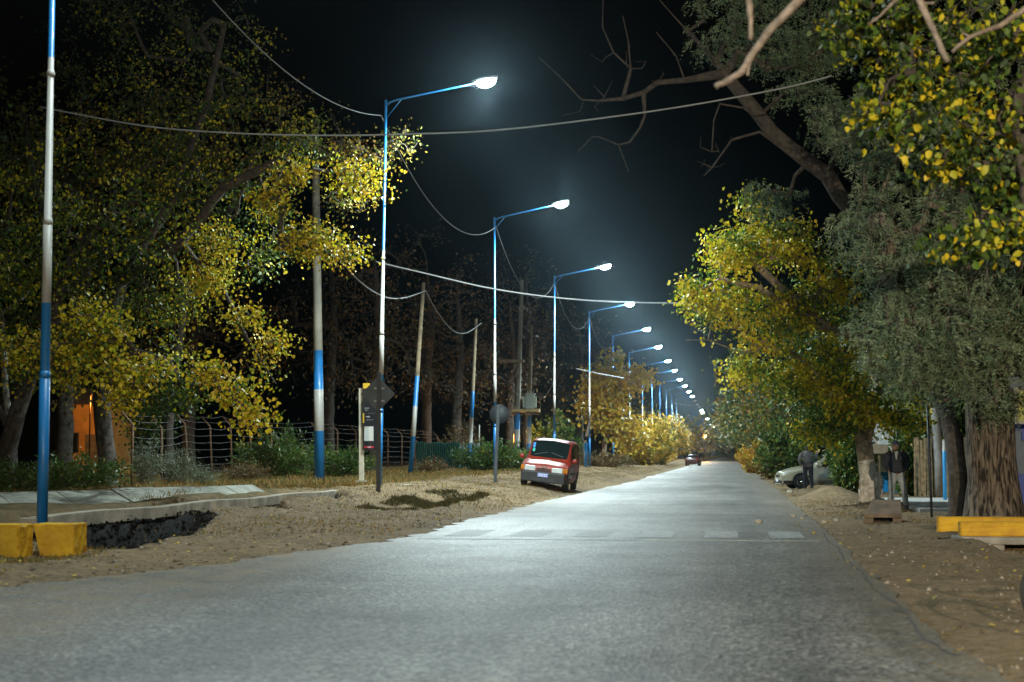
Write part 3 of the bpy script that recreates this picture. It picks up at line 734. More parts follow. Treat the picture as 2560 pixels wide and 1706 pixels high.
cable('slack cable between the two wooden poles left of the transformer', [T2 + np.array([.1, 0, -.4]), at(1090, 775, 87), at(1130, 825, 92), at(1165, 833, 96), at(1203, 808, 100)], .03)
cable('short drooping cable below the crossarm of the transformer pole', [at(x, y, 117.5) for x, y in ((1250, 942), (1262, 952), (1275, 953), (1288, 940), (1294, 928))], .03)
cable('thin cable running into the distant yellow autumn tree', [at(x, y, 128) for x, y in ((1440, 922), (1490, 933), (1560, 946))], .03)
cable('faint far cable crossing high over the road between distant lamps', [at(x, y, 250) for x, y in ((1680, 1008), (1700, 1011), (1728, 1014))], .05)

# ------------------------------------------------------------------ fences on the left
wf = empty('wire_fence', (-20.4, 58, .4), 'rusty wire fence on bent topped posts behind the left verge', 'fence')
o0 = np.array([-20.4, 58, .4]); posts = []
for (bx, by, tx, ty, Y) in ((329, 1234, 332, 1062, 49), (404, 1215, 404, 1070, 55), (473, 1196, 462, 1060, 61), (530, 1193, 525, 1067, 66), (580, 1191, 576, 1064, 70), (635, 1185, 622, 1072, 74.5), (684, 1185, 677, 1078, 79)):
    posts.append((at(bx, by, Y), at(tx, ty, Y)))
y = 83
while y < 122: posts.append((np.array([-20.9, y, .35]), np.array([-20.9, y, 2.65]))); y += 4.4
for (a, b) in posts:
    arm = b + np.array([-.30, 0, .32]) * 1.2
    m = MB(); m.tube([a - o0, b - o0, arm - o0], [.045, .04, .035], 6); m.build('fence_post', RUST, wf)
m = MB()
for (a, b), (c_, d_) in zip(posts[:-1], posts[1:]):
    for k in range(7):
        u = .12 + .14 * k; p, q = a + (b - a) * u - o0, c_ + (d_ - c_) * u - o0; mid = (p + q) / 2 - np.array([0, 0, random.uniform(.0, .1)])
        m.tube([p, mid, q], .009, 3, cap=False)
    for k in (.45, 1.0):
        ar = np.array([-.36, 0, .38]) * k; m.tube([b + ar - o0, (b + d_) / 2 + ar - o0 - np.array([0, 0, .05]), d_ + ar - o0], .009, 3, cap=False)
m.build('wires', STEEL, wf)
gf = empty('sheet_fence', (-17, 101, .3), 'dark green corrugated sheet fence behind the wooden poles', 'fence')
m = MB(); n = 80; xa, xb = at(1040, 1150, 101)[0] + 17, at(1150, 1150, 101)[0] + 17
for i in range(n):
    u0, u1 = xa + (xb - xa) * i / n, xa + (xb - xa) * (i + 1) / n; da, db = .025 * math.sin(i * 1.6), .025 * math.sin((i + 1) * 1.6)
    m.add([(u0, da, -.2), (u1, db, -.2), (u1, db, 1.85 + .04 * math.sin(i * .2)), (u0, da, 1.85 + .04 * math.sin(i * .2))], [(0, 1, 2, 3)], 0, True)
m.build('sheeting', mat('green_sheet', (.012, .08, .068), .5, .2, 2), gf)
m = MB()
for i in range(5): m.box((xa + (xb - xa) * i / 4, .08, .9), (.08, .08, 2.2))
m.build('fence_posts', RUST, gf)
pk = empty('picket_fence', (-15.5, 101, .3), 'worn pale teal picket fence left of the round sign', 'fence')
m = MB(); xa, xb = at(1150, 1150, 101)[0] + 15.5, at(1212, 1150, 101)[0] + 15.5; x = xa
while x < xb: m.box((x, random.uniform(-.02, .02), .85), (.09, .02, 1.9 + random.uniform(-.2, .12))); x += random.uniform(.13, .2)
m.box(((xa + xb) / 2, .04, 1.4), (xb - xa, .04, .08)); m.build('pickets', mat('teal_wood', (.16, .36, .36), .8, .4, 5), pk)
m = MB(); m.tube([(0, 0, -.2), (.05, 0, 2.4)], .04, 6)
o = m.build('thin_post', mat('pale_metal', (.4, .4, .36), .6, .1, 5)); o.location = tuple(at(1196, 1165, 97)); tag(o, 'thin pale metal post standing up from the picket fence', 'post')
m = MB(); m.tube([(0, 0, -.2), (0, 0, 1.75)], .13, 12, 0); m.tube([(0, 0, 1.75), (0, 0, 1.95)], .10, 12, 1); m.box((.18, 0, 2.15), (.5, .08, .1), 2); m.hexa([(-.05, -.03, 2.25), (.2, -.03, 2.25), (.2, .03, 2.25), (-.05, .03, 2.25)], [(.25, -.03, 3.4), (.38, -.03, 3.5), (.38, .03, 3.5), (.25, .03, 3.4)], 1)
o = m.build('water_pump', [BLUE, WHITE, DARKP]); o.location = tuple(at(1464, 1168, 122)); tag(o, 'small blue and white stand pipe with a white handle behind the van', 'stand pipe')

# orange lit house far left
HX = float(at(205, 1068, 80)[0]); hs = empty('house', (HX, 82, .4), 'small house with an orange lit wall glimpsed between the left trees', 'house')
m = MB(); m.box((0, 0, 1.7), (2.4, 4, 3.6)); m.build('wall', mat('orange_wall', (.62, .30, .07), .85, .2, 1.2, .4, 14), hs)
m = MB(); m.hexa([(-1.5, -2.5, 3.5), (1.5, -2.5, 3.5), (1.5, 2.4, 3.5), (-1.5, 2.4, 3.5)], [(-1.4, -.2, 4.4), (1.4, -.2, 4.4), (1.4, .2, 4.4), (-1.4, .2, 4.4)]); m.build('roof', mat('roof_sheet', (.12, .10, .09), .7, .2, 5), hs)
m = MB(); m.box((-.5, -2.03, 1.6), (.7, .08, 1.0)); f_ = m.build('window', DARKP, hs)
m = MB(); m.box((-.5, -2.08, 1.6), (.56, .02, .86)); m.build('pane', GLASS, f_)
m = MB(); m.box((.6, -2.03, 1.0), (.8, .06, 2.0)); m.build('door', WOOD_POLE, hs)
sodium('sodium_lamp', (HX + 2.0, 76.0, 3.9), 330, 'orange lamp on a post lighting the house wall behind the trees', z0=.4)

# ------------------------------------------------------------------ vehicles
class Body:
    """lofted shell; local +X = front, length stations s measured from the front backwards"""
    def __init__(s, L, st, zb, zbelt, belt_drop=.10): s.L = L; s.st = st; s.zb = zb; s.zbelt = zbelt; s.bd = belt_drop
    def par(s, q): return [float(np.interp(q, [r[0] for r in s.st], [r[k] for r in s.st])) for k in (1, 2, 3)]   # ztop, W, wr
    def pt(s, q, t, side=1, off=0.0):
        zt, W_, wr = s.par(q); zb = s.zb; be = min(s.zbelt, zt - s.bd)
        K = [(W_ * .90, zb), (W_, zb + .18), (W_ * 1.0, be), (W_ - (W_ - wr) * .88, zt - min(.10, (zt - be) * .5) - 0), (wr - .07, zt - .015), (0, zt + .03)]
        ts = [0, .12, .42, .74, .84, 1.0]
        y = float(np.interp(t, ts, [k[0] for k in K])); z = float(np.interp(t, ts, [k[1] for k in K]))
        return Vector((s.L / 2 - q, side * y, z))
    def shell(s, ss, nt=26):
        tt = sorted(set(list(np.linspace(0, 1, nt)) + [.12, .42, .74, .84])); m = MB(); vs = []; k = 0
        ring = [(t, 1) for t in tt] + [(t, -1) for t in reversed(tt[:-1])]
        for q in ss:
            for (t, sd) in ring: vs.append(s.pt(q, t, sd))
        k = len(ring)
        fs = [(i * k + j, i * k + j + 1, (i + 1) * k + j + 1, (i + 1) * k + j) for i in range(len(ss) - 1) for j in range(k - 1)]
        fs += [(i * k + k - 1, i * k, (i + 1) * k, (i + 1) * k + k - 1) for i in range(len(ss) - 1)]
        m.add(vs, fs, 0, True); m.add([vs[j] for j in range(k)], [tuple(range(k))]); m.add([vs[(len(ss) - 1) * k + j] for j in range(k)], [tuple(reversed(range(k)))])
        return m
    def nrm(s, q, t, sd):
        e = 1e-3; a = s.pt(q + e * 10, t, sd) - s.pt(q - e * 10, t, sd); b = s.pt(q, min(1, t + e * 5), sd) - s.pt(q, max(0, t - e * 5), sd)
        n = a.cross(b); n.normalize(); c = s.pt(q, t, sd) - Vector((0, 0, s.zbelt * .6))
        return n if n.dot(c) > 0 else -n
    def patch(s, m, corners, sides=(1, -1), off=.006, n=8, mi=0):
        """corners: (q,t) x4 in order; bilinear patch laid just outside the shell"""
        for sd in sides:
            vs = []
            for i in range(n + 1):
                for j in range(n + 1):
                    u, v = i / n, j / n
                    q = (corners[0][0] * (1 - u) + corners[1][0] * u) * (1 - v) + (corners[3][0] * (1 - u) + corners[2][0] * u) * v
                    t = (corners[0][1] * (1 - u) + corners[1][1] * u) * (1 - v) + (corners[3][1] * (1 - u) + corners[2][1] * u) * v
                    vs.append(s.pt(q, t, sd) + s.nrm(q, t, sd) * off)
            m.add(vs, [(i * (n + 1) + j, (i + 1) * (n + 1) + j, (i + 1) * (n + 1) + j + 1, i * (n + 1) + j + 1) for i in range(n) for j in range(n)], mi, True)

def cut_arches(o, xs, r, w, zc):
    cs = []
    for x in xs:
        for sd in (1, -1):
            m = MB(); m.lathe([(0, -.2), (r, -.2), (r, .2), (0, .2)], 28, 0, 'y', (x, sd * w, zc)); c = m.build('cutter', PLAST); cs.append(c)
            md = o.modifiers.new('b', 'BOOLEAN'); md.operation = 'DIFFERENCE'; md.object = c; md.solver = 'EXACT'
            par = o.parent; o.parent = None
            dg = bpy.context.evaluated_depsgraph_get(); me = bpy.data.meshes.new_from_object(o.evaluated_get(dg)); o.modifiers.clear(); o.parent = par
            if len(me.polygons) > 50: o.data = me
            bpy.data.objects.remove(c)
    return o

def wheel(parent, x, y, r, w, side, spokes=9, rimcol=CHROME):
    e = MB(); e.lathe([(r * .62, -w / 2), (r * .9, -w / 2), (r * .98, -w * .38), (r, -w * .2), (r, w * .2), (r * .98, w * .38), (r * .9, w / 2), (r * .62, w / 2)], 30, 0, 'y', closed=True)
    t = e.build('wheel', TYRE, parent); t.location = (x, y, r)
    c = MB(); ys = side * w * .40
    c.lathe([(r * .56, ys), (r * .64, ys), (r * .64, ys - side * .06), (r * .56, ys - side * .06)], 30, 0, 'y', closed=True)
    c.lathe([(0, ys), (r * .15, ys), (r * .17, ys - side * .04), (0, ys - side * .04)], 14, 0, 'y')
    for k in range(spokes):
        a = 2 * PI * k / spokes; rot = Matrix.Rotation(a, 3, 'Y'); c.box(rot @ Vector((r * .36, 0, 0)) + Vector((0, ys - side * .02, 0)), (r * .46, .02, r * .09), 0, rot)
    c.build('rim', rimcol, t)
    c = MB(); c.lathe([(0, ys - side * .09), (r * .6, ys - side * .09)], 24, 0, 'y'); c.build('brake_disc', PLAST, t)
    return t

# red van -----------------------------------------------------------
van = empty('parked_van', (0, 0, 0), 'red van with dark bumper parked tilted on the left verge facing the camera', 'van')
VB = Body(4.1, [(0, .66, .72, .60), (.04, .78, .78, .66), (.12, .87, .815, .70), (.35, .95, .84, .72), (.70, 1.03, .85, .73), (1.0, 1.10, .85, .73), (1.22, 1.36, .85, .745), (1.46, 1.64, .85, .725), (1.62, 1.75, .85, .72), (2.2, 1.82, .85, .72), (3.6, 1.81, .85, .72), (4.02, 1.76, .84, .71), (4.1, 1.66, .82, .68)], .24, .98)
b_ = VB.shell([0, .02, .04, .08, .12, .2, .35, .5, .7, .85, 1.0, 1.12, 1.25, 1.4, 1.55, 1.65, 1.75, 2, 2.3, 2.8, 3.2, 3.6, 3.85, 4.02, 4.07, 4.1]).build('body', RED, van)
cut_arches(b_, (1.30, -1.38), .37, .80, .30)
m = MB(); VB.patch(m, [(1.04, .835), (1.56, .80), (1.60, 1.0), (1.00, 1.0)]); m.build('windshield', GLASS, van)
m = MB(); VB.patch(m, [(1.20, .46), (2.05, .45), (2.05, .70), (1.62, .70)]); VB.patch(m, [(2.15, .45), (3.1, .45), (3.1, .70), (2.15, .70)])
m.build('side_window', GLASS, van)
m = MB(); m.add([(-2.057, y, z) for y, z in ((-.6, 1.05), (.6, 1.05), (.52, 1.55), (-.52, 1.55))], [(0, 1, 2, 3)]); m.build('rear_window', GLASS, van)
m = MB(); m.box((2.03, 0, .42), (.16, 1.56, .36)); m.box((2.0, 0, .60), (.2, 1.58, .05))
m.hexa([(1.62, -.86, .26), (2.06, -.77, .26), (2.06, -.70, .26), (1.62, -.80, .26)], [(1.62, -.87, .60), (2.06, -.78, .60), (2.06, -.70, .60), (1.62, -.80, .60)])
m.hexa([(1.62, .80, .26), (2.06, .70, .26), (2.06, .77, .26), (1.62, .86, .26)], [(1.62, .80, .60), (2.06, .70, .60), (2.06, .78, .60), (1.62, .87, .60)])
bu = m.build('bumper', PLAST, van, bevel=.025)
m = MB(); m.box((2.115, 0, .34), (.02, .85, .12)); m.build('air_intake', DARKP, bu)
for sd in (1, -1):
    m = MB(); m.hexa([(2.10, sd * .30, .63), (2.09, sd * .69, .63), (1.8, sd * .69, .63), (1.8, sd * .30, .63)], [(2.085, sd * .30, .80), (2.07, sd * .69, .81), (1.8, sd * .69, .81), (1.8, sd * .30, .80)])
    h_ = m.build('headlight', LAMPGLASS, van, bevel=.02)
    m = MB(); m.hexa([(2.085, sd * .70, .64), (1.93, sd * .845, .64), (1.7, sd * .80, .64), (1.7, sd * .70, .64)], [(2.065, sd * .70, .80), (1.91, sd * .85, .80), (1.7, sd * .80, .80), (1.7, sd * .70, .80)]); m.build('indicator', mat('amber', (.6, .22, .03), .25, .1, 9), h_)
    m = MB(); m.ell((1.06, sd * .98, 1.10), (.05, .10, .085)); m.tube([(1.02, sd * .86, 1.03), (1.05, sd * .94, 1.07)], .02, 6); m.build('mirror', RED, van)
    m = MB(); m.box((.25, sd * .862, .62), (1.9, .012, .09)); m.box((-1.95 + .25, sd * .855, .62), (.5, .012, .09)); m.build('side_strip', PLAST, van)
    m = MB(); m.tube([(.3, sd * .60, 1.83), (-1.7, sd * .60, 1.83)], .018, 6); m.build('roof_rail', PLAST, van)
    m = MB(); m.box((.25, sd * .868, .88), (.16, .02, .03)); m.build('door_handle', PLAST, van)
    m = MB(); m.box((-2.05, sd * .72, .95), (.04, .12, .36)); m.build('tail_light', mat('tail_red', (.4, .01, .01), .25, .1, 9), van)
SIDEW = mat('pale_stripe', (.45, .45, .42), .4, .2, 4)  # pale diagonal bands laid on the lower van sides
m = MB()
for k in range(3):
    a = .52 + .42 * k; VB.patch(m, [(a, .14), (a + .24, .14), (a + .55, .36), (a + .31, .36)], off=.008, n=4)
m.build('side_bands', SIDEW, van)
m = MB(); m.box((2.05, 0, .665), (.06, .52, .045)); m.box((2.04, 0, .735), (.06, .50, .022)); gr = m.build('grille', DARKP, van, bevel=.005)
m = MB()
for dz in (0, .055):
    m.hexa([(2.06, -.10, .70 + dz), (2.06, 0, .75 + dz), (2.06, 0, .775 + dz), (2.06, -.10, .725 + dz)], [(2.09, -.10, .70 + dz), (2.09, 0, .75 + dz), (2.09, 0, .775 + dz), (2.09, -.10, .725 + dz)])
    m.hexa([(2.06, .10, .70 + dz), (2.06, 0, .75 + dz), (2.06, 0, .775 + dz), (2.06, .10, .725 + dz)], [(2.09, .10, .70 + dz), (2.09, 0, .75 + dz), (2.09, 0, .775 + dz), (2.09, .10, .725 + dz)])
m.build('emblem', CHROME, van)
m = MB(); m.box((2.122, 0, .50), (.012, .38, .14)); pl = m.build('number_plate', mat('plate_blue', (.20, .24, .50), .5, .1, 9), bu, bevel=.004)
m = MB()
for r0_ in (-1, 1):
    for i in range(5): m.box((2.131, -.13 + i * .065, .50 + r0_ * .028), (.004, .035 + .012 * (i % 2), .03))
m.build('plate_characters', mat('plate_white', (.7, .72, .8), .5, .05, 9), pl)
m = MB(); VB.patch(m, [(1.07, .87), (1.09, .87), (1.17, .985), (1.15, .985)], off=.02, n=4); m.build('wiper', DARKP, van)
m = MB(); VB.patch(m, [(1.30, .845), (1.46, .84), (1.46, .86), (1.30, .865)], sides=(-1,), off=.009, n=3); m.build('sticker', mat('sticker_blue', (.05, .25, .6), .5, .1, 9), van)
m = MB(); VB.patch(m, [(1.18, .85), (1.28, .848), (1.28, .868), (1.18, .87)], sides=(-1,), off=.009, n=3); m.build('sticker', mat('sticker_green', (.05, .4, .3), .5, .1, 9), van)
for (x, sd) in ((1.30, 1), (1.30, -1), (-1.38, 1), (-1.38, -1)): wheel(van, x, sd * .755, .305, .19, sd, 7, STEEL)
m = MB(); m.box((0, 0, .30), (3.4, 1.2, .10)); m.build('underbody', DARKP, van)
vx, vy = -6.72, 61.6
van.matrix_world = Matrix.Translation((vx, vy, h1(-7.3, vy) * .5 + .015)) @ Matrix.Rotation(R(6.6), 4, 'Y') @ Matrix.Rotation(R(-91), 4, 'Z')

# silver car ------------------------------------------------------------
def make_car(name, label, paint):
    car = empty(name, (0, 0, 0), label, 'car')
    B = Body(4.2, [(0, .52, .60, .45), (.05, .66, .70, .55), (.15, .72, .76, .60), (.4, .80, .82, .66), (.8, .88, .84, .70), (1.15, .94, .845, .70), (1.45, 1.16, .845, .62), (1.75, 1.33, .845, .57), (2.1, 1.41, .845, .56), (2.8, 1.40, .845, .56), (3.2, 1.28, .845, .57), (3.6, 1.02, .84, .62), (4.05, .96, .80, .62), (4.17, .85, .74, .58), (4.2, .7, .70, .5)], .20, .86, .12)
    b = B.shell([0, .02, .05, .1, .15, .27, .4, .6, .8, 1., 1.15, 1.3, 1.45, 1.6, 1.75, 1.9, 2.1, 2.4, 2.8, 3., 3.2, 3.4, 3.6, 3.85, 4.05, 4.12, 4.17, 4.2]).build('body', paint, car)
    cut_arches(b, (1.32, -1.22), .345, .80, .29)
    m = MB(); B.patch(m, [(1.22, .82), (1.76, .80), (1.80, 1.0), (1.18, 1.0)]); m.build('windshield', GLASS, car)
    m = MB(); B.patch(m, [(3.08, .82), (3.5, .83), (3.52, 1.0), (3.05, 1.0)]); m.build('rear_window', GLASS, car)
    m = MB(); B.patch(m, [(1.55, .46), (2.3, .45), (2.3, .71), (1.92, .71)]); B.patch(m, [(2.38, .45), (3.25, .46), (2.95, .71), (2.38, .71)]); m.build('side_window', GLASS, car)
    for sd in (1, -1):
        m = MB(); B.patch(m, [(.06, .52), (.42, .56), (.36, .76), (.05, .78)], sides=(sd,), off=.012, n=5); m.build('headlight', LAMPGLASS, car)
        m = MB(); B.patch(m, [(4.06, .45), (4.16, .45), (4.16, .75), (4.06, .75)], sides=(sd,), off=.01, n=4); m.build('tail_light', _M['tail_red'], car)
        m = MB(); m.ell((.72, sd * .93, .98), (.06, .10, .07)); m.build('mirror', paint, car)
        m = MB(); m.box((.0, sd * .853, .80), (.18, .02, .03)); m.build('door_handle', paint, car)
        for x in (1.32, -1.22):
            m = MB(); pts = [(x + .36 * math.cos(a), sd * .845, .29 + .36 * math.sin(a)) for a in np.linspace(-.15, PI + .15, 20)]
            m.tube(pts, .022, 6); m.build('wheel_arch', PLAST, car); wheel(car, x, sd * .75, .30, .19, sd, 9)
    m = MB(); B.patch(m, [(.0, .02), (.42, .02), (.42, .10), (.0, .10)], off=.012, n=4); m.box((2.06, 0, .30), (.1, 1.1, .12)); m.build('bumper', PLAST, car)
    m = MB(); m.box((2.10, 0, .52), (.02, .62, .10)); m.build('grille', DARKP, car)
    m = MB(); m.box((2.13, 0, .36), (.012, .38, .12)); m.build('number_plate', _M['plate_white'], car)
    m = MB(); m.box((0, 0, .26), (3.4, 1.2, .08)); m.build('underbody', DARKP, car)
    return car
car = make_car('parked_car', 'champagne silver car nosing out of the right hedge towards the road', CHAMP)
q = at(1993, 1223, 68)
car.location = (q[0] + 1.32 * .985, 68.6, max(-.02, h1(q[0], 68))); car.rotation_euler = (0, 0, R(180 + 11))
car2 = copy_tree(car); tag(car2, 'dark red car seen from behind, parked far off on the left roadside below the lamps', 'car')
for ch in car2.children:
    if ch.name.startswith(('body', 'mirror', 'door_handle')): ch.data = ch.data.copy(); ch.data.materials[0] = MAROON
q = at(1733, 1160, 210); car2.location = (q[0], 210, h1(q[0], 210)); car2.rotation_euler = (0, 0, R(86))

# ------------------------------------------------------------------ people
def remesh(m, name, mats, parent, vox, smooth=3, boxes=None):
    o = m.build(name, mats, None)
    md = o.modifiers.new('r', 'REMESH'); md.mode = 'VOXEL'; md.voxel_size = vox; md.use_smooth_shade = True
    sm = o.modifiers.new('s', 'SMOOTH'); sm.iterations = smooth; sm.factor = .5
    dg = bpy.context.evaluated_depsgraph_get(); me = bpy.data.meshes.new_from_object(o.evaluated_get(dg)); o.modifiers.clear(); o.data = me
    me.materials.clear(); [me.materials.append(q) for q in (mats if isinstance(mats, (list, tuple)) else [mats])]
    me.polygons.foreach_set('material_index', np.zeros(len(me.polygons), dtype=np.int32))
    o.parent = parent; return o
def limb(m, pts, rs, n=12):
    for (a, b), (ra, rb) in zip(zip(pts[:-1], pts[1:]), zip(rs[:-1], rs[1:])):
        m.tube([a, b], [ra, rb], n)
    for p, r in zip(pts, rs): m.ell(p, (r, r, r), 0, 12, 8)
def hand(m, wrist, d, side, s=1.0, curl=.5):
    d = Vector(d).normalized(); side = Vector(side); side = (side - d * side.dot(d)).normalized(); nn = d.cross(side); wrist = Vector(wrist)
    pc = wrist + d * .05 * s
    rot = Matrix((side, d, nn)).transposed(); m.ell(pc, (.042 * s, .055 * s, .017 * s), 0, 12, 8, rot)
    for i, (o, l) in enumerate(((-.030, .062), (-.010, .074), (.010, .069), (.029, .053))):
        a = wrist + d * .092 * s + side * o * s; b = a + (d * .9 + nn * curl * .35) * l * .5 * s; c_ = b + (d * (.8 - curl * .6) + nn * curl) * l * .5 * s
        limb(m, [wrist + d * .04 * s + side * o * s, a, b, c_], [.010 * s, .0095 * s, .0085 * s, .007 * s], 6)
    a = wrist + d * .025 * s - side * .03 * s; b = a + (d * .6 - side * .8) * .035 * s; limb(m, [a, b, b + (d * .8 + nn * .3) * .03 * s], [.012, .0105, .009], 6)
def head(m, c, look, s=1.0):
    c = Vector(c); look = Vector(look).normalized(); up = Vector((0, 0, 1)); up = (up - look * up.dot(look)).normalized(); sd = look.cross(up)
    rot = Matrix((sd, look, up)).transposed()
    m.ell(c + up * .02, (.076 * s, .095 * s, .095 * s), 0, 18, 12, rot)
    m.ell(c + look * .022 - up * .055, (.056 * s, .066 * s, .062 * s), 0, 14, 10, rot)      # jaw
    m.ell(c + look * .082 - up * .10, (.022, .02, .018), 0, 8, 6, rot)                      # chin
    m.ell(c + look * .098 - up * .028, (.013, .022, .020), 0, 8, 6, rot); m.ell(c + look * .090 - up * .0, (.010, .014, .03), 0, 8, 6, rot)   # nose
    m.ell(c + look * .080 + up * .022, (.055, .014, .011), 0, 10, 6, rot)                   # brow
    m.ell(c + look * .084 - up * .066, (.024, .010, .006), 0, 8, 6, rot); m.ell(c + look * .083 - up * .078, (.022, .010, .007), 0, 8, 6, rot)  # lips
    for k in (-1, 1):
        m.ell(c + sd * k * .078 - up * .01 - look * .01, (.010, .02, .032), 0, 8, 6, rot)   # ears
        m.ell(c + look * .080 + sd * k * .030 + up * .004, (.012, .010, .008), 0, 8, 6, rot)
    return rot, sd, up, look
SKIN = mat('skin', (.42, .24, .16), .55, .1, 12)
HAIR = mat('hair', (.015, .012, .01), .8, .2, 40)

def person_standing():
    f = at(2243, 1268, 44); f = np.array([f[0], 44.0, max(h1(f[0], 44), .10) if False else .10])
    root = empty('person', (f[0], f[1], .02), 'person in a dark jacket and grey cap, hands in pockets, standing beside the whitewashed trunk', 'person')
    m = MB()
    limb(m, [(0, 0, .95), (0, .01, 1.1), (0, .0, 1.30), (0, 0, 1.40)], [.13, .12, .14, .10]); limb(m, [(-.17, 0, 1.41), (0, 0, 1.42), (.17, 0, 1.41)], [.065, .09, .065])
    limb(m, [(0, 0, 1.42), (-.01, -.01, 1.53)], [.055, .05])
    for s_, kn, an in ((-1, (-.13, -.02, .50), (-.15, .02, .09)), (1, (.16, -.04, .50), (.22, .04, .09))):
        limb(m, [(s_ * .095, 0, .90), kn, an], [.085, .055, .038]); limb(m, [an, (an[0] + s_ * .02, an[1] - .16, .045)], [.035, .032])
        limb(m, [(s_ * .185, 0, 1.41), (s_ * .30, .03, 1.16), (s_ * .23, -.10, 1.00)], [.052, .042, .03]); hand(m, (s_ * .23, -.10, 1.0), (-s_ * .35, -.1, -.9), (0, 1, 0))
    head(m, (-.015, -.02, 1.61), (-.93, -.36, -.04))
    body = remesh(m, 'body', SKIN, root, .0075)
    m = MB(); m.ell((-.02, -.012, 1.665), (.098, .098, .075), 0, 16, 10); m.ell((.0, .0, 1.64), (.098, .098, .05), 0, 16, 10)
    remesh(m, 'cap', mat('wool_cap', (.12, .13, .20), .95, .4, 30, .4, 90), root, .008)
    m = MB()   # jacket
    limb(m, [(0, 0, 1.07), (0, .01, 1.14), (0, 0, 1.28), (0, .01, 1.38)], [.185, .185, .19, .15], 18)
    m.ell((0, 0, .955), (.215, .17, .085), 0, 18, 8)
    for s_ in (-1, 1):
        m.ell((s_ * .09, 0, .98), (.14, .15, .10), 0, 14, 8); m.ell((s_ * .10, 0, 1.28), (.14, .14, .14), 0, 14, 8)
        limb(m, [(s_ * .16, .0, 1.40), (s_ * .225, .01, 1.34), (s_ * .275, .05, 1.13), (s_ * .225, -.10, 1.0)], [.085, .095, .082, .062])
    m.tube([(0, .02, 1.40), (-.005, .01, 1.50)], [.10, .075], 14); m.ell((0, .01, 1.485), (.085, .08, .03))
    j = remesh(m, 'jacket', mat('dark_jacket', (.022, .025, .034), .8, .35, 9, .6, 22), root, .010, 2)
    m = MB(); m.hexa([(-.03, -.206, 1.25), (-.015, -.206, 1.25), (-.015, -.19, 1.25), (-.03, -.19, 1.25)], [(-.07, -.165, 1.47), (.03, -.165, 1.47), (.03, -.11, 1.47), (-.07, -.11, 1.47)]); m.build('shirt_front', mat('shirt', (.40, .42, .38), .8, .1, 9), root)
    m = MB(); limb(m, [(-.09, 0, .95), (-.1, 0, .85), (-.135, -.02, .50), (-.155, .02, .12)], [.125, .115, .085, .075]); limb(m, [(.09, 0, .95), (.1, 0, .85), (.165, -.04, .50), (.225, .04, .12)], [.125, .115, .085, .075])
    remesh(m, 'trousers', mat('grey_trousers', (.34, .36, .35), .9, .25, 5, .6, 16), root, .010, 2)
    for s_, a in ((-1, (-.155, .02)), (1, (.225, .04))):
        m = MB(); m.ell((a[0] + s_ * .012, a[1] - .07, .045), (.052, .145, .05), 0, 14, 8); m.ell((a[0], a[1], .08), (.055, .06, .06), 0, 12, 8); m.box((a[0] + s_ * .012, a[1] - .07, .012), (.10, .28, .03)); remesh(m, 'shoe', DARKP, root, .008)
person_standing()

def person_bending():
    q = at(2021, 1212, 66.0)
    root = empty('person', (q[0], 66.2, h1(q[0], 66.2)), 'person in a grey jacket and dark trousers seen from behind, leaning over the car bonnet', 'person')
    m = MB(); ch = (.0, .12, 1.28)
    limb(m, [(0, 0, .92), (0, .05, 1.08), ch, (.0, .17, 1.38)], [.13, .13, .14, .09]); limb(m, [(-.17, .14, 1.36), (.0, .16, 1.38), (.17, .14, 1.36)], [.062, .085, .062])
    limb(m, [(.0, .18, 1.40), (.0, .24, 1.47)], [.055, .05])
    for s_ in (-1, 1):
        kn = (s_ * .12, -.02, .49); an = (s_ * .14, -.08, .09); limb(m, [(s_ * .095, 0, .88), kn, an], [.085, .055, .038]); limb(m, [an, (an[0], an[1] + .17, .045)], [.035, .032])
    limb(m, [(-.19, .14, 1.36), (-.32, .06, 1.12), (-.27, .12, .90)], [.05, .04, .028]); hand(m, (-.27, .12, .90), (.2, .25, -.9), (0, 1, 0), curl=.6)
    limb(m, [(.19, .14, 1.36), (.33, .18, 1.18), (.37, .24, 1.36)], [.05, .04, .028]); hand(m, (.37, .24, 1.36), (.1, .1, .9), (1, 0, 0), curl=.9)
    head(m, (.0, .25, 1.54), (.1, .93, -.35))
    remesh(m, 'body', SKIN, root, .0075)
    m = MB(); m.ell((.0, .225, 1.575), (.088, .098, .09), 0, 16, 10); m.ell((.0, .18, 1.53), (.078, .07, .07)); remesh(m, 'hair', HAIR, root, .008)
    m = MB(); limb(m, [(0, .02, 1.0), (0, .05, 1.08), ch, (0, .16, 1.36)], [.175, .175, .19, .12], 18)
    for s_ in (-1, 1): m.ell((s_ * .09, .10, 1.25), (.14, .13, .14)); m.ell((s_ * .08, .0, .90), (.14, .15, .10))
    limb(m, [(-.16, .13, 1.36), (-.24, .11, 1.30), (-.325, .06, 1.12), (-.275, .115, .93)], [.08, .085, .068, .05]); limb(m, [(.16, .13, 1.36), (.24, .14, 1.30), (.335, .18, 1.18), (.365, .23, 1.33)], [.08, .085, .066, .05])
    m.tube([(0, .15, 1.36), (0, .215, 1.45)], [.10, .07], 14)
    remesh(m, 'jacket', mat('grey_jacket', (.11, .10, .105), .85, .3, 9, .6, 20), root, .010, 2)
    m = MB()
    for s_ in (-1, 1): limb(m, [(s_ * .09, 0, .92), (s_ * .1, 0, .82), (s_ * .125, -.02, .49), (s_ * .14, -.08, .12)], [.125, .11, .08, .068])
    remesh(m, 'trousers', mat('dark_trousers', (.014, .015, .025), .9, .3, 6, .5, 18), root, .010, 2)
    for s_ in (-1, 1):
        m = MB(); m.ell((s_ * .14, -.01, .045), (.05, .145, .05), 0, 14, 8); m.ell((s_ * .14, -.08, .08), (.052, .06, .06)); remesh(m, 'shoe', PLAST, root, .008)
person_bending()

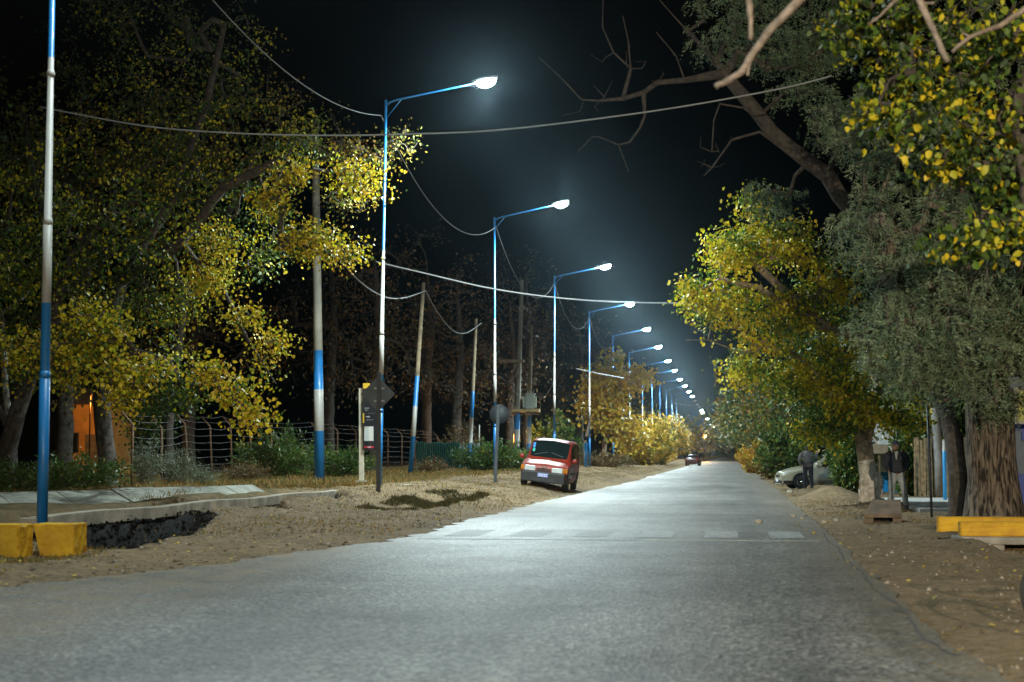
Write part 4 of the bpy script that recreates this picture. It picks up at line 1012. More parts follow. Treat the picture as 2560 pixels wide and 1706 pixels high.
# ------------------------------------------------------------------ bicycle at the right edge
bi = empty('bicycle', (float(at(2652, 1476, 13)[0]) + .07, 13.0, 0), 'bicycle cut by the right edge of the view, only its front wheel showing', 'bicycle')
def bwheel(x, hub_y=0):
    r = .345; m = MB(); n = 40
    m.lathe([(r + .018 * math.cos(a), .018 * math.sin(a)) for a in np.linspace(0, 2 * PI, 9)[:-1]], n, 0, 'y', closed=True); t = m.build('wheel', TYRE, bi); t.location = (x, 0, .363)
    m = MB(); m.lathe([(r - .018, -.011), (r - .028, -.009), (r - .028, .009), (r - .018, .011)], n, 0, 'y', closed=True); m.build('rim', CHROME, t)
    m = MB()
    for k in range(28):
        a = 2 * PI * k / 28; m.tube([(.02 * math.cos(a + .6), .03 * (-1) ** k, .02 * math.sin(a + .6)), ((r - .02) * math.cos(a), 0, (r - .02) * math.sin(a))], .0012, 3)
    m.lathe([(0, -.045), (.02, -.045), (.015, 0), (.02, .045), (0, .045)], 12, 0, 'y'); m.build('spokes', CHROME, t)
bwheel(0); bwheel(1.05)
FR = mat('bicycle_red', (.30, .03, .025), .35, .1, 5, coat=.4)
m = MB(); hd_, bb, st_, rx_ = (.20, 0, .86), (.60, 0, .30), (.76, 0, .86), (1.05, 0, .363)
m.tube([(.23, 0, .74), bb], .018, 8); m.tube([hd_, st_], .015, 8); m.tube([bb, (.79, 0, .95)], .016, 8)
for s_ in (-1, 1): m.tube([bb, (1.05, s_ * .06, .363)], .010, 6); m.tube([(.76, s_ * .02, .84), (1.05, s_ * .06, .363)], .009, 6)
m.build('frame', FR, bi)
m = MB(); m.tube([(.17, 0, .98), (.23, 0, .72)], .02, 8)
for s_ in (-1, 1): m.tube([(.225, s_ * .02, .74), (.15, s_ * .055, .62), (0, s_ * .055, .363)], .012, 6)
m.build('fork', FR, bi)
m = MB(); m.tube([(.22, -.28, 1.0), (.16, -.2, 1.03), (.15, 0, 1.0), (.16, .2, 1.03), (.22, .28, 1.0)], .012, 8); m.build('handlebar', CHROME, bi)
m = MB(); m.ell((.80, 0, .98), (.13, .06, .03)); m.ell((.88, 0, .985), (.07, .09, .03)); m.build('saddle', PLAST, bi)
m = MB(); m.lathe([(.07, -.055), (.10, -.055), (.10, -.05), (.07, -.05)], 24, 0, 'y', (.60, 0, .30), closed=True); m.tube([(.6, -.07, .3), (.6, -.07, .14)], .01, 6); m.tube([(.6, .07, .3), (.6, .07, .46)], .01, 6); m.box((.6, -.11, .13), (.09, .07, .02)); m.box((.6, .11, .47), (.09, .07, .02)); m.build('crankset', STEEL, bi)
m = MB(); pts = [(.385 * math.cos(a), 0, .363 + .385 * math.sin(a)) for a in np.linspace(.9, 2.5, 14)]
for dy in (-.02, 0, .02): m.tube([(p[0], dy, p[2]) for p in pts], .012, 5)
m.build('mudguard', FR, bi)
bi.rotation_euler = (R(-3), 0, R(-4))

# ------------------------------------------------------------------ right side built things
def slab_block(x0, x1, y, z0, z1, dep, lab):
    m = MB(); m.hexa([(x0, y, z0), (x1, y, z0), (x1, y + dep, z0), (x0, y + dep, z0)], [(x0, y, z1), (x1, y, z1), (x1, y + dep, z1), (x0, y + dep, z1)])
    o = m.build('yellow_kerb', YEL, bevel=.02); bm = bmesh.new(); bm.from_mesh(o.data); bmesh.ops.subdivide_edges(bm, edges=bm.edges[:], cuts=5, use_grid_fill=True)
    for v in bm.verts: v.co += Vector([random.uniform(-1, 1) for _ in range(3)]) * .005
    bm.to_mesh(o.data); bm.free(); return tag(o, lab, 'kerb')
fb = atz(2402, 1341, .0); bb_ = atz(2346, 1327, .0)
Yf = 28.6; xf = float(at(2402, 1341, Yf)[0]); zf0, zf1 = float(at(2402, 1341, Yf)[2]), float(at(2402, 1306, Yf)[2])
slab_block(xf, xf + 4.2, Yf, zf0, zf1, .32, 'lower front yellow kerb block above the dark drain opening')
Yb = 31.0; xb = float(at(2346, 1327, Yb)[0]); zb0, zb1 = float(at(2346, 1327, Yb)[2]), float(at(2346, 1293, Yb)[2])
slab_block(xb, xb + 5.0, Yb, zb0 - .1, zb1, .3, 'longer back yellow kerb block in front of the big trunks')
cu = empty('drain_culvert', (xf, Yf, 0), 'broken concrete drain slab with a dark opening under the yellow kerb', 'culvert')
m = MB(); zt = zf0 - .004
y0c = Yf - .25
m.hexa([(0, y0c - Yf, zt - .12), (4.2, y0c - Yf, zt - .12), (4.2, .5, zt - .12), (-.1, .5, zt - .12)], [(-.02, y0c - Yf, zt), (4.2, y0c - Yf, zt), (4.2, .5, zt), (-.1, .5, zt)])
m.build('slab', CONC, cu, bevel=.02)
for q_, w_q, h_q in ((.30, .75, .34), (1.42, .12, .4), (2.9, .3, .4)):
    m = MB(); m.box((q_, .1, zt - .29), (w_q, .6, h_q)); m.build('wall', CONC, cu, bevel=.02)
m = MB(); m.box((1.5, .62, zt - .3), (3.6, .1, .5)); m.build('back_wall', mat('opening_dark', (.012, .011, .01), .95, .2, 6), cu)  # near-black panel paints the darkness inside the drain opening
# small sloped lid with dark mouth
ld_ = empty('drain_box', (0, 0, 0), 'sloped brown concrete drain cover with a dark mouth near the standing person', 'culvert')
yl = 34.6; A = at(2160, 1291, yl); B_ = at(2255, 1291, yl); T0 = at(2180, 1249, yl + .8); T1 = at(2252, 1249, yl + .8)
zb_ = float(A[2]); BRN = mat('brown_concrete', (.16, .115, .075), .9, .3, 4, .6, 25)
m = MB(); ztop = float(T0[2])
m.hexa([(A[0], yl, zb_ - .03), (B_[0], yl, zb_ - .03), (T1[0], yl + .9, zb_ - .03), (T0[0], yl + .9, zb_ - .03)], [(A[0], yl, zb_ + .05), (B_[0], yl, zb_ + .05), (T1[0], yl + .8, ztop), (T0[0], yl + .8, ztop)])
m.build('cover', BRN, ld_, bevel=.012)
g0 = zb_ - .19; w_ = B_[0] - A[0]
m = MB(); m.box((A[0] + w_ * .13, yl + .25, zb_ - .115), (w_ * .26, .45, .17)); m.build('side_wall', BRN, ld_, bevel=.02); m = MB(); m.box((B_[0] - w_ * .12, yl + .25, zb_ - .115), (w_ * .24, .45, .17)); m.build('side_wall', BRN, ld_, bevel=.02)
m = MB(); m.box(((A[0] + B_[0]) / 2, yl + .5, zb_ - .115), (w_ * .7, .06, .17)); m.build('mouth', _M['opening_dark'], ld_)  # near-black panel stands in for the shade inside the mouth

bl = MB(); bl.tube([(0, 0, -.2), (-.06, 0, 2.5)], .028, 8); o = bl.build('metal_post', mat('black_post', (.015, .017, .025), .5, .1, 8)); o.location = (float(at(2330, 1291, 38)[0]), 38, .0); tag(o, 'thin black metal post standing left of the big trunks', 'post')
bl = MB(); bl.tube([(0, 0, -.2), (0, 0, 1.5)], .055, 12, 0); bl.tube([(0, 0, 1.5), (0, 0, 1.78)], [.055, .05], 12, 1); bl.tube([(0, 0, 1.78), (0, 0, 1.84)], [.05, .01], 12, 1)
o = bl.build('striped_post', [mat('bright_blue', (.02, .28, .65), .45, .1, 5), WHITE]); o.location = (float(at(2363, 1254, 49.5)[0]), 49.5, 0); tag(o, 'bright blue post with a white tip beside the darker trunk', 'post')

B1 = empty('white_building', (6.0, 63, 0), 'small white building with a bright blue lower wall behind the standing person', 'building')
BB = mat('bright_blue', (.02, .28, .65)); xs = float(at(2186, 1150, 62)[0]); xe = float(at(2240, 1150, 62)[0]) + .15
m = MB(); m.box(((xs + xe) / 2 - 6, 2, 1.75 + .35), (xe - xs, 4, 2.7)); m.build('wall', mat('white_wall', (.78, .80, .80), .8, .1, 2, .2, 15), B1)
m = MB(); m.box(((xs + xe) / 2 - 6, 2, .375), (xe - xs + .01, 4.02, .75)); m.build('blue_wall', BB, B1)
m = MB(); m.box(((xs + xe) / 2 - 6, 2, 3.5), (xe - xs + .6, 4.6, .12)); m.build('roof', CONC, B1, bevel=.01)
sb = empty('notice_board', at(2200, 1222, 57), 'small tan notice board on a post between the pale trunk and the standing person', 'sign')
m = MB(); m.box((0, 0, 1.32), (.56, .05, .30)); m.build('board', mat('tan_board', (.36, .27, .18), .8, .15, 5), sb, bevel=.005)
m = MB(); m.box((0, .04, .6), (.06, .04, 1.5)); m.build('post', WOOD_POLE, sb)
pf_ = empty('plank_fence', (0, 0, 0), 'upright brown plank fence behind the thin black post', 'fence')
m = MB(); x = float(at(2288, 1150, 56)[0]); xe = x + 1.6
while x < xe: m.box((x, 56 + random.uniform(-.02, .02), 1.0), (.085, .025, 1.85 + random.uniform(-.12, .12)), 0, Matrix.Rotation(random.uniform(-.03, .03), 3, 'Y')); x += .1
m.build('planks', mat('plank', (.26, .20, .12), .9, .35, 7, .4, 30), pf_)
m = MB(); m.box((xe - .8, 56.06, 1.6), (1.6, .06, .08)); m.build('rail', WOOD_POLE, pf_); m = MB(); m.box((xe - .8, 56.06, .5), (1.6, .06, .08)); m.build('rail', WOOD_POLE, pf_)
B2 = empty('blue_kiosk', (9.4, 46.5, 0), 'grey kiosk with navy blue lower wall and navy window at the right edge', 'building')
x0 = float(at(2500, 1150, 45.5)[0]) - 9.4; GW = mat('grey_wall', (.17, .20, .24), .8, .1, 3, .2, 20)
m = MB(); m.box((x0 + 2.2, 1.5, 1.75), (4.4, 5, 3.7)); m.build('wall', GW, B2)
m = MB(); m.box((x0 + 2.25, -1.03, .42), (4.4, .06, .95)); m.build('lower_panel', NAVY, B2)
m = MB(); m.box((x0 + .42, -1.04, 2.3), (.30, .08, .55)); m.box((x0 + 1.6, -1.05, 2.02), (2.1, .1, .5)); m.build('shutter', NAVY, B2)
m = MB(); m.box((x0 + 2.2, 1.2, 3.65), (4.9, 5.8, .12)); m.build('roof', CONC, B2)
ls = empty('framed_sign', at(2565, 1015, 44.2), 'white framed yellow green sign on the kiosk at the right edge', 'sign')
m = MB(); m.box((0, 0, 0), (.62, .12, .95)); m.build('frame', WHITE, ls, bevel=.02)
m = MB(); m.box((0, -.065, 0), (.46, .02, .78)); m.build('face', mat('sign_face', (.45, .45, .08), .5, .2, 6), ls)

# ------------------------------------------------------------------ trees : left
g1 = 'big autumn trees on the left verge'
def P3(px, py, Y): return tuple(at(px, py, Y))
def hz(z0, z1, a): return lambda P: a * np.clip((P[:, 2] - z0) / (z1 - z0), 0, 1)
make_tree('mulberry_tree', 'large mulberry tree at the far left, yellow green leaves hanging behind the nearest lamp pole', 'tree',
    [[P3(25, 1240, 41.5), P3(20, 1120, 41.5), P3(60, 980, 41.5), P3(120, 800, 41), P3(180, 640, 41)], [P3(25, 1080, 41.5), P3(-60, 900, 42), P3(-80, 600, 42)], [P3(120, 800, 41), P3(260, 870, 40), P3(420, 905, 39)]],
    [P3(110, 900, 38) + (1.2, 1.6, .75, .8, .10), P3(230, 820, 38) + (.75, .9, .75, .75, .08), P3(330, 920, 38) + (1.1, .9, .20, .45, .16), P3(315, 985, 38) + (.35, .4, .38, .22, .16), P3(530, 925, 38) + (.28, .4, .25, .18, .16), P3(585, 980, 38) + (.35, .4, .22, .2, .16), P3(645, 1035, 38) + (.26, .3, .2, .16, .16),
     P3(430, 985, 39) + (.8, .7, .55, .45, -.30), P3(60, 700, 40) + (1.6, 2, 1.6, 1.0, -.17), P3(270, 620, 41) + (2.2, 2.2, 2.0, 1.3, -.19), P3(30, 450, 42) + (2, 2, 2, .8, -.25),],  # negative bias: shade of the dim masses put into darker leaves
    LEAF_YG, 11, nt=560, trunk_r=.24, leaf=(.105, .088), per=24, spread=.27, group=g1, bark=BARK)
make_tree('mulberry_tree', 'tall spreading tree with bright yellow leaf clusters beside the second street lamp', 'tree',
    [[P3(268, 1232, 47), P3(262, 1100, 47), P3(250, 900, 47), P3(300, 700, 47), P3(420, 520, 47), P3(520, 380, 47)], [P3(300, 700, 47), P3(450, 610, 46), P3(560, 470, 46), P3(700, 400, 46)], [P3(250, 900, 47), P3(120, 620, 48), P3(60, 300, 48)], [P3(420, 520, 47), P3(520, 250, 49), P3(560, 60, 49)], [P3(450, 610, 46), P3(560, 730, 45), P3(620, 850, 44.5), P3(690, 960, 44.5)]],
    [P3(728, 430, 45) + (.45, .6, .45, .30, .14), P3(676, 505, 45) + (.42, .6, .55, .32, .14), P3(770, 600, 45) + (.85, .8, .45, .75, .13), P3(860, 625, 45) + (.5, .5, .35, .25, .15), P3(900, 450, 46) + (.9, .8, .75, .55, .12), P3(540, 595, 45) + (.6, .6, .5, .4, .12), P3(530, 695, 45) + (.55, .5, .65, .45, .12), P3(610, 790, 44.5) + (.40, .4, .35, .22, .15), P3(680, 850, 44.5) + (.42, .4, .22, .2, .15), P3(660, 930, 44.5) + (.4, .3, .5, .08, .15),
     P3(520, 460, 47) + (2.2, 2, 1.8, 1.1, -.17), P3(350, 330, 48) + (2.6, 2.2, 2.2, 1.2, -.22), P3(560, 160, 50) + (2.0, 2.2, 2.2, .9, -.25), P3(300, 80, 50) + (3, 2.5, 2.5, 1.0, -.30), P3(430, 780, 46.5) + (1.4, 1.3, 1.7, .9, -.14), P3(650, 620, 48) + (1.3, 1.2, 1.3, .5, -.19), P3(740, 350, 48) + (1.3, 1.2, .9, .5, -.14)],  # dim masses carry their shade as darker leaf colour, by negative bias
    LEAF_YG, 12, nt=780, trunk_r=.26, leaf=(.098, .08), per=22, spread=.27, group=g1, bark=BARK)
make_tree('thin_leaved_tree', 'sparse tree whose thin brown leaved twigs reach over the second street lamp', 'tree',
    [[P3(420, 1210, 58), P3(425, 1000, 58), P3(470, 700, 57), P3(600, 480, 55)], [P3(600, 480, 55), P3(760, 400, 53), P3(900, 370, 51)]],
    [P3(890, 390, 50.5) + (1.7, .9, .8, 1), P3(1010, 350, 50.5) + (.6, .6, .40, .25), P3(760, 330, 51) + (1.6, 1.2, 1.0, .8), P3(690, 250, 52) + (1.2, 1.2, .9, .4), P3(860, 510, 51) + (1.0, 1, .5, .5)],
    LEAF_OLD, 13, nt=170, trunk_r=.15, leaf=(.09, .07), per=12, spread=.26, group=g1, bias=.05)
make_tree('dark_tree', 'dark leafy tree behind the left wire fence', 'tree', [[(-24, 58, .4), (-24, 58, 5), (-23, 58, 10)]], [(-23, 58, 8, 5, 3, 5), (-26, 60, 13, 4, 3, 4), (-20.5, 60, 13, 3.5, 3, 3)],
    LEAF_OLD, 14, nt=330, trunk_r=.3, twig=.012, leaf=(.2, .15), per=22, spread=.5, group=g1, bias=-.1)
make_tree('dark_tree', 'shadowy low tree in front of the orange lit house', 'tree', [[(-30.5, 66, .4), (-30.5, 66, 3), (-29, 66, 5)]], [(-27, 66, 5.9, 3, 2, 1.7), (-29.5, 66, 5.7, 2.4, 2, 1.8), (-23.6, 66, 3.2, 1.0, 1, 1.6)],
    LEAF_G, 15, nt=150, trunk_r=.16, twig=.012, leaf=(.16, .11), per=24, spread=.42, group=g1)
make_tree('pale_trunk_tree', 'slim tree with a pale crooked trunk at the left edge', 'tree', [[P3(10, 1215, 44), P3(12, 1120, 44), P3(22, 1040, 44), P3(12, 960, 44), P3(5, 820, 44)]], [P3(-20, 700, 44) + (1.2, 1, 1.2)],
    LEAF_YG, 16, nt=40, trunk_r=.10, leaf=(.11, .09), per=12, spread=.3, group=g1, bark=mat('pale_bark', (.26, .25, .22), .9, .3, 9, .5, 30))
# bare dark trees of the background on the left
rngb = np.random.default_rng(77)
def bg_tree(name, label, x, y, h, r, lm, seed, nt=120, per=16, leaf=(.28, .2), bias=0., group='dark trees behind the left verge', bark=BARK, spread=.55, low=.25):
    return make_tree(name, label, 'tree', [[(x, y, .3), (x, y, h * .3), (x + .3, y, h * .55), (x, y, h * .8)]], [(x, y, h * .62, r, r * .8, h * (.5 - low * .5), 1.4), (x - r * .4, y, h * .45, r * .8, r * .7, h * .22, .6), (x + r * .45, y - .5, h * .5, r * .7, r * .6, h * .25, .7)],
        lm, seed, nt=nt, trunk_r=.05 + .018 * h, twig=.016, leaf=leaf, per=per, spread=spread, group=group, bias=bias, bark=bark)
BT = [(-19.5, 90, 15, 3.6), (-24, 98, 17, 4.5), (-18.5, 112, 16, 4), (-23, 125, 20, 5), (-17.5, 132, 17, 4.2), (-19, 155, 22, 5), (-15.5, 172, 18, 4.5), (-28, 84, 16, 5)]
for i, (x, y, h_, r_) in enumerate(BT):
    bg_tree('bare_brown_tree', 'dark brown nearly bare tree behind the left verge, %s from the camera' % ordinal(i), x, y, h_, r_, LEAF_BR, 100 + i, nt=170, per=9, leaf=(.2, .12), spread=.5)
# autumn trees of the left roadside
make_tree('yellow_autumn_tree', 'bright orange yellow autumn tree beyond the red van', 'tree', [[(-10.8, 142, .3), (-10.7, 142, 2.5), (-10, 142, 5)]],
    [P3(1530, 950, 141) + (2.6, 2.2, 1.6, 1.2), P3(1500, 1020, 141) + (2.4, 2, 1.8, 1), P3(1600, 940, 140) + (1.1, 1.2, .8, .35), P3(1570, 1080, 141) + (1.8, 1.6, 1.3, .7), P3(1535, 890, 142) + (.6, .7, .7, .15)], LEAF_Y, 21, nt=260, trunk_r=.22, twig=.014, leaf=(.34, .26), per=16, spread=.5, bark=BARK_PALE, group='yellow trees along the left roadside')
make_bush('yellow_bush', 'pale yellow green bush below the orange yellow tree', 'bush', (-8.6, 158, .2), (2.6, 2, 3.9), LEAF_Y, 22, n=120, per=22, leaf=(.36, .16), broad=True, group='yellow trees along the left roadside', bias=-.15)
make_bush('yellow_bush', 'rounded yellow green bush close to the left road edge below the far lamps', 'bush', (-7.8, 176, .2), (1.9, 2, 4.6), LEAF_Y, 23, n=110, per=22, leaf=(.36, .16), broad=True, group='yellow trees along the left roadside', bias=-.12)
FL = [(-9.5, 205, 6.5, 2.6), (-12, 240, 9, 3.5), (-9.6, 275, 8, 3), (-12, 330, 9, 3.5), (-10, 390, 10, 4), (-9.5, 470, 11, 5), (-9.5, 590, 12, 5.5), (-9.5, 760, 13, 6), (-10, 980, 14, 7)]
for i, (x, y, h_, r_) in enumerate(FL):
    bg_tree('roadside_tree', 'far tree on the left roadside under the street lamps, %s of its row' % ordinal(i), x, y, h_, r_, LEAF_Y if i % 2 == 0 else LEAF_OLD, 130 + i, nt=90, per=16, leaf=(.45, .3), spread=.7, group='far trees on the left roadside', bias=-.1, low=.0)

# bushes and weeds of the left verge
gb = 'bushes and weeds of the left verge'
bd = [('green_bush', 'dark green bush left of the thick banded pole', 700, 1195, 62, (1.9, 1.2, 2.1), LEAF_G, (.16, .05), 130), ('green_bush', 'leafy green bush right of the thick banded pole', 850, 1190, 66, (1.7, 1.2, 1.5), LEAF_G, (.16, .05), 90),
      ('grey_herb', 'tall grey green herb against the wire fence left', 365, 1222, 48, (.55, .5, 1.6), LEAF_GR, (.09, .02), 46), ('grey_herb', 'wide grey green herb in the middle of the wire fence', 445, 1212, 49, (.85, .6, 1.35), LEAF_GR, (.09, .02), 60), ('grey_herb', 'low grey green herb right of the wider one', 505, 1200, 50, (.5, .4, .75), LEAF_GR, (.08, .02), 34),
      ('dry_weed', 'tan dry weed clump at the foot of the wire fence', 610, 1192, 57, (1.0, .7, .95), LEAF_BR, (.12, .02), 60), ('green_bush', 'olive bush in front of the picket fence', 1225, 1180, 90, (2.3, 1.3, 2.0), LEAF_G, (.2, .07), 120), ('green_bush', 'olive bush at the foot of the transformer poles', 1275, 1182, 100, (1.8, 1.2, 1.6), LEAF_G, (.2, .07), 80),
      ('green_bush', 'tall green shrub behind the red van and transformer', 1385, 1170, 124, (2.1, 1.3, 4.3), LEAF_G, (.3, .12), 120), ('dry_weed', 'brown weed clump beside the leaning wooden pole', 1075, 1180, 84, (1.2, .8, .9), LEAF_BR, (.14, .03), 50), ('dry_weed', 'reddish bare shrub above the green sheet fence', 1150, 1165, 104, (1.6, 1, 3.6), LEAF_BR, (.2, .04), 70),
      ('green_bush', 'dark bush at the left edge behind the channel', 60, 1262, 40, (2.0, 1.0, 1.0), LEAF_G, (.12, .05), 70), ('green_bush', 'dark low bush under the orange lit house', 200, 1252, 43, (1.6, 1.0, 1.2), LEAF_G, (.12, .05), 70), ('dry_weed', 'olive weeds along the verge beyond the red van', 1500, 1175, 130, (3, 2, 1.3), LEAF_BR, (.25, .06), 90), ('dry_weed', 'pale weeds at the foot of the far lamps', 1640, 1165, 190, (2.6, 6, 1.6), LEAF_Y, (.3, .08), 90)]
for i, (nm, lb, px, py, Y, sz, lm, lf, n) in enumerate(bd):
    q = at(px, py, Y); make_bush(nm, lb, 'bush' if 'bush' in nm else 'weed', (q[0], Y, h1(q[0], Y)), sz, lm, 200 + i, n=n, per=44, leaf=lf, group=gb)

# ------------------------------------------------------------------ trees : right
FBARK = mat('furrowed_bark', (.10, .075, .055), .95, .3, 3, .3, 8)
nf = FBARK.node_tree; bsdf = nf.nodes['Principled BSDF']
tc_ = nf.nodes.new('ShaderNodeTexCoord'); mp_ = nf.nodes.new('ShaderNodeMapping'); mp_.inputs['Scale'].default_value = (17, 17, 3.0); nf.links.new(tc_.outputs['Object'], mp_.inputs[0])
ns_ = nf.nodes.new('ShaderNodeTexNoise'); ns_.inputs['Scale'].default_value = 1.0; ns_.inputs['Detail'].default_value = 6; ns_.inputs['Distortion'].default_value = .6; nf.links.new(mp_.outputs[0], ns_.inputs['Vector'])
rr_ = nf.nodes.new('ShaderNodeValToRGB'); rr_.color_ramp.elements[0].position = .40; rr_.color_ramp.elements[0].color = (.022, .017, .013, 1); rr_.color_ramp.elements[1].position = .58; rr_.color_ramp.elements[1].color = (.22, .175, .13, 1)
nf.links.new(ns_.outputs[0], rr_.inputs[0]); nf.links.new(rr_.outputs[0], bsdf.inputs['Base Color'])
bp_ = nf.nodes.new('ShaderNodeBump'); bp_.inputs['Strength'].default_value = 1; bp_.inputs['Distance'].default_value = .09; nf.links.new(ns_.outputs[0], bp_.inputs['Height']); nf.links.new(bp_.outputs[0], bsdf.inputs['Normal'])
gr_ = 'large trees on the right pavement'
b1 = at(2485, 1296, 36)
make_tree('willow_tree', 'huge grey green willow with a thick furrowed trunk behind the yellow kerb', 'tree',
    [[(b1[0], 36, -.05), (b1[0], 36, .8), (b1[0] - .05, 36, 2.4), (b1[0] - .1, 36, 4.2), (b1[0] - .5, 36, 6.5), (b1[0] - 1, 36.5, 9)], [(b1[0] - .05, 36, 2.8), (b1[0] - 1.4, 35, 4.6), (b1[0] - 2.4, 34, 6.0)]],
    [P3(2250, 620, 33.5) + (1.5, 1.4, 1.1, 1.2), P3(2230, 830, 33) + (1.0, 1.1, .9, .8), P3(2380, 760, 32.5) + (1.6, 1.3, 1.4, 1.5), P3(2130, 560, 35) + (.5, .8, .5, .25), P3(2330, 930, 33.5) + (1.3, 1.0, .5, .7), P3(2500, 880, 33) + (1.2, 1.2, 1.2, .9), P3(2300, 400, 34.5) + (1.8, 1.5, 1.6, 1.4), P3(2500, 500, 34) + (1.5, 1.5, 2, 1.2), P3(2150, 330, 37) + (1.2, 1.2, 1.0, .7), P3(2400, 120, 36) + (2, 1.6, 1.8, 1.0), P3(2480, 1010, 35) + (1.2, 1.0, .35, .4)],
    LEAF_W, 31, nt=900, trunk_r=.50, leaf=(.095, .022), per=110, spread=.26, broad=False, style='strand', droop=.35, bark=FBARK, group=gr_, furrow=True, flare=1.38)
b2 = at(2397, 1296, 37.2)
make_tree('leaning_trunk_tree', 'narrower dark trunk left of the furrowed trunk, its big limb leaning over the road', 'tree',
    [[(b2[0], 37.2, -.05), (b2[0], 37.2, 1.0), P3(2385, 1100, 37.5), P3(2360, 1010, 38), P3(2300, 860, 38.5), P3(2200, 640, 39.5), P3(2070, 440, 40), P3(1930, 330, 40), P3(1830, 200, 40), P3(1750, 110, 40), P3(1640, -10, 40)],
     [P3(1850, 225, 40), P3(1810, 184, 40), P3(1712, 201, 40), P3(1643, 207, 40), P3(1609, 232, 40), P3(1557, 247, 40), P3(1500, 252, 40), P3(1453, 249, 40), P3(1401, 193, 40), P3(1346, 143, 40)],
     [P3(1609, 232, 40), P3(1612, 290, 40), P3(1600, 321, 40), P3(1575, 356, 40), P3(1546, 362, 40), P3(1500, 343, 40), P3(1481, 342, 40), P3(1444, 380, 40)], [P3(1546, 362, 40), P3(1572, 430, 40)],
     [P3(1563, 240, 40), P3(1577, 172, 40), P3(1570, 100, 40), P3(1557, 40, 40)], [P3(1575, 172, 40), P3(1534, 132, 40), P3(1506, 69, 40), P3(1508, -10, 40)], [P3(1712, 201, 40), P3(1690, 140, 40), P3(1640, 80, 40)], [P3(2000, 400, 40), P3(1900, 330, 39.5), P3(1830, 350, 39.5), P3(1780, 420, 39.5), P3(1760, 440, 39.5)], [P3(1930, 330, 40), P3(1860, 270, 39.6), P3(1800, 260, 39.6), P3(1785, 300, 39.6), P3(1780, 380, 39.6)]],
    [P3(1850, 60, 40) + (1.3, 1.2, 1.2, 1.1), P3(2000, 160, 40.5) + (1.4, 1.2, 1.2, 1.2), P3(2060, 30, 41) + (1.6, 1.2, 1.3, 1), P3(2120, 300, 41) + (1.1, 1, .9, .7), P3(1930, 500, 41) + (.9, .8, .6, .3, 0), P3(1590, 170, 40) + (1.5, .5, .8, .18, -9), P3(1790, 380, 39.5) + (.7, .4, .6, .16, -9), P3(1460, 260, 40) + (.9, .4, .5, .07, -9)],
    LEAF_W, 32, nt=430, trunk_r=.20, leaf=(.095, .022), per=80, spread=.3, broad=False, style='strand', droop=.35, bark=BARK, group=gr_, flare=1.3, bias=-.25)
b3 = at(2178, 1261, 47)
make_tree('mulberry_tree', 'yellow leaved mulberry with a whitewashed trunk beside the standing person', 'tree',
    [[(b3[0], 47, -.05), P3(2172, 1200, 47), P3(2160, 1105, 47), P3(2130, 1020, 47), P3(2060, 940, 47), P3(1960, 870, 47)], [P3(2160, 1105, 47), P3(2200, 960, 47.3), P3(2154, 847, 47), P3(2056, 813, 46.6), P3(1979, 745, 46.5), P3(1915, 685, 46.5), P3(1864, 638, 46.5)], [P3(2160, 1105, 47), P3(2180, 1000, 47), P3(2250, 860, 48)], [P3(1960, 870, 47), P3(1850, 880, 46.8), P3(1770, 850, 46.5), P3(1715, 850, 46.3)], [P3(2056, 813, 46.6), P3(1900, 720, 46), P3(1800, 700, 46), P3(1720, 745, 46)]],
    [P3(1830, 620, 46.5) + (.95, 1.1, .75, .8), P3(1950, 600, 47) + (1.1, 1.2, .9, .9), P3(1800, 760, 46) + (.9, 1.0, .6, .8), P3(1930, 800, 46.5) + (1.1, 1.2, .9, 1.1), P3(2060, 720, 47) + (1.0, 1.2, 1.3, 1.0), P3(1990, 950, 47) + (.95, 1.1, .65, .9), P3(2110, 990, 46.5) + (1.0, 1.1, .6, .9), P3(1730, 715, 46) + (.32, .4, .3, .18), P3(2180, 1020, 46) + (.6, .6, .28, .3), P3(1880, 500, 47) + (.8, .8, .4, .2), P3(2270, 1040, 46.5) + (.8, .6, .28, .32), P3(2060, 1070, 47) + (.9, .8, .5, .7, -.2), P3(1850, 920, 47) + (.7, .8, .5, .4), P3(2100, 900, 46) + (.9, .8, .6, .6, .05)],
    LEAF_LEM, 33, nt=980, trunk_r=.23, leaf=(.105, .088), per=20, spread=.24, white_h=1.35, group=gr_, bias=-.01, bark=BARK_PALE, flare=1.7, hue=lambda P: .12 * np.sin(P[:, 0] * 3 + P[:, 2] * 4))
make_tree('near_mulberry_tree', 'near mulberry with yellow leaves and cut pale branches hanging in at the top right', 'tree',
    [[(9.8, 15, 0), (9.4, 15, 2.5), (7.2, 15.5, 5.5), (5.2, 16, 7.0), (3.6, 16.5, 7.2)], [(7.2, 15.5, 5.4), (5, 16, 5.6), (3.9, 16.5, 5.2)], [(3.6, 16.5, 7.2), (2.6, 17, 7.2), (1.8, 17, 6.9)]],
    [P3(2420, 130, 17) + (.75, 1.0, .55, 1.1), P3(2230, 60, 17) + (.6, .8, .35, .6), P3(2120, 70, 17.5) + (.3, .5, .3, .22), P3(2400, 330, 17) + (.75, .9, .4, .9), P3(2230, 300, 17.5) + (.45, .6, .3, .35), P3(2460, 590, 16.5) + (.42, .5, .22, .45), P3(2520, 460, 17) + (.4, .6, .35, .4), P3(2340, 420, 17.5) + (.5, .5, .25, .3), P3(2200, 200, 17.5) + (.5, .5, .3, .3), P3(2330, 620, 16.5) + (.12, .15, .08, .06)],
    LEAF_YG, 34, nt=340, trunk_r=.2, twig=.004, leaf=(.085, .066), per=12, spread=.105, group=gr_, bias=-.14)
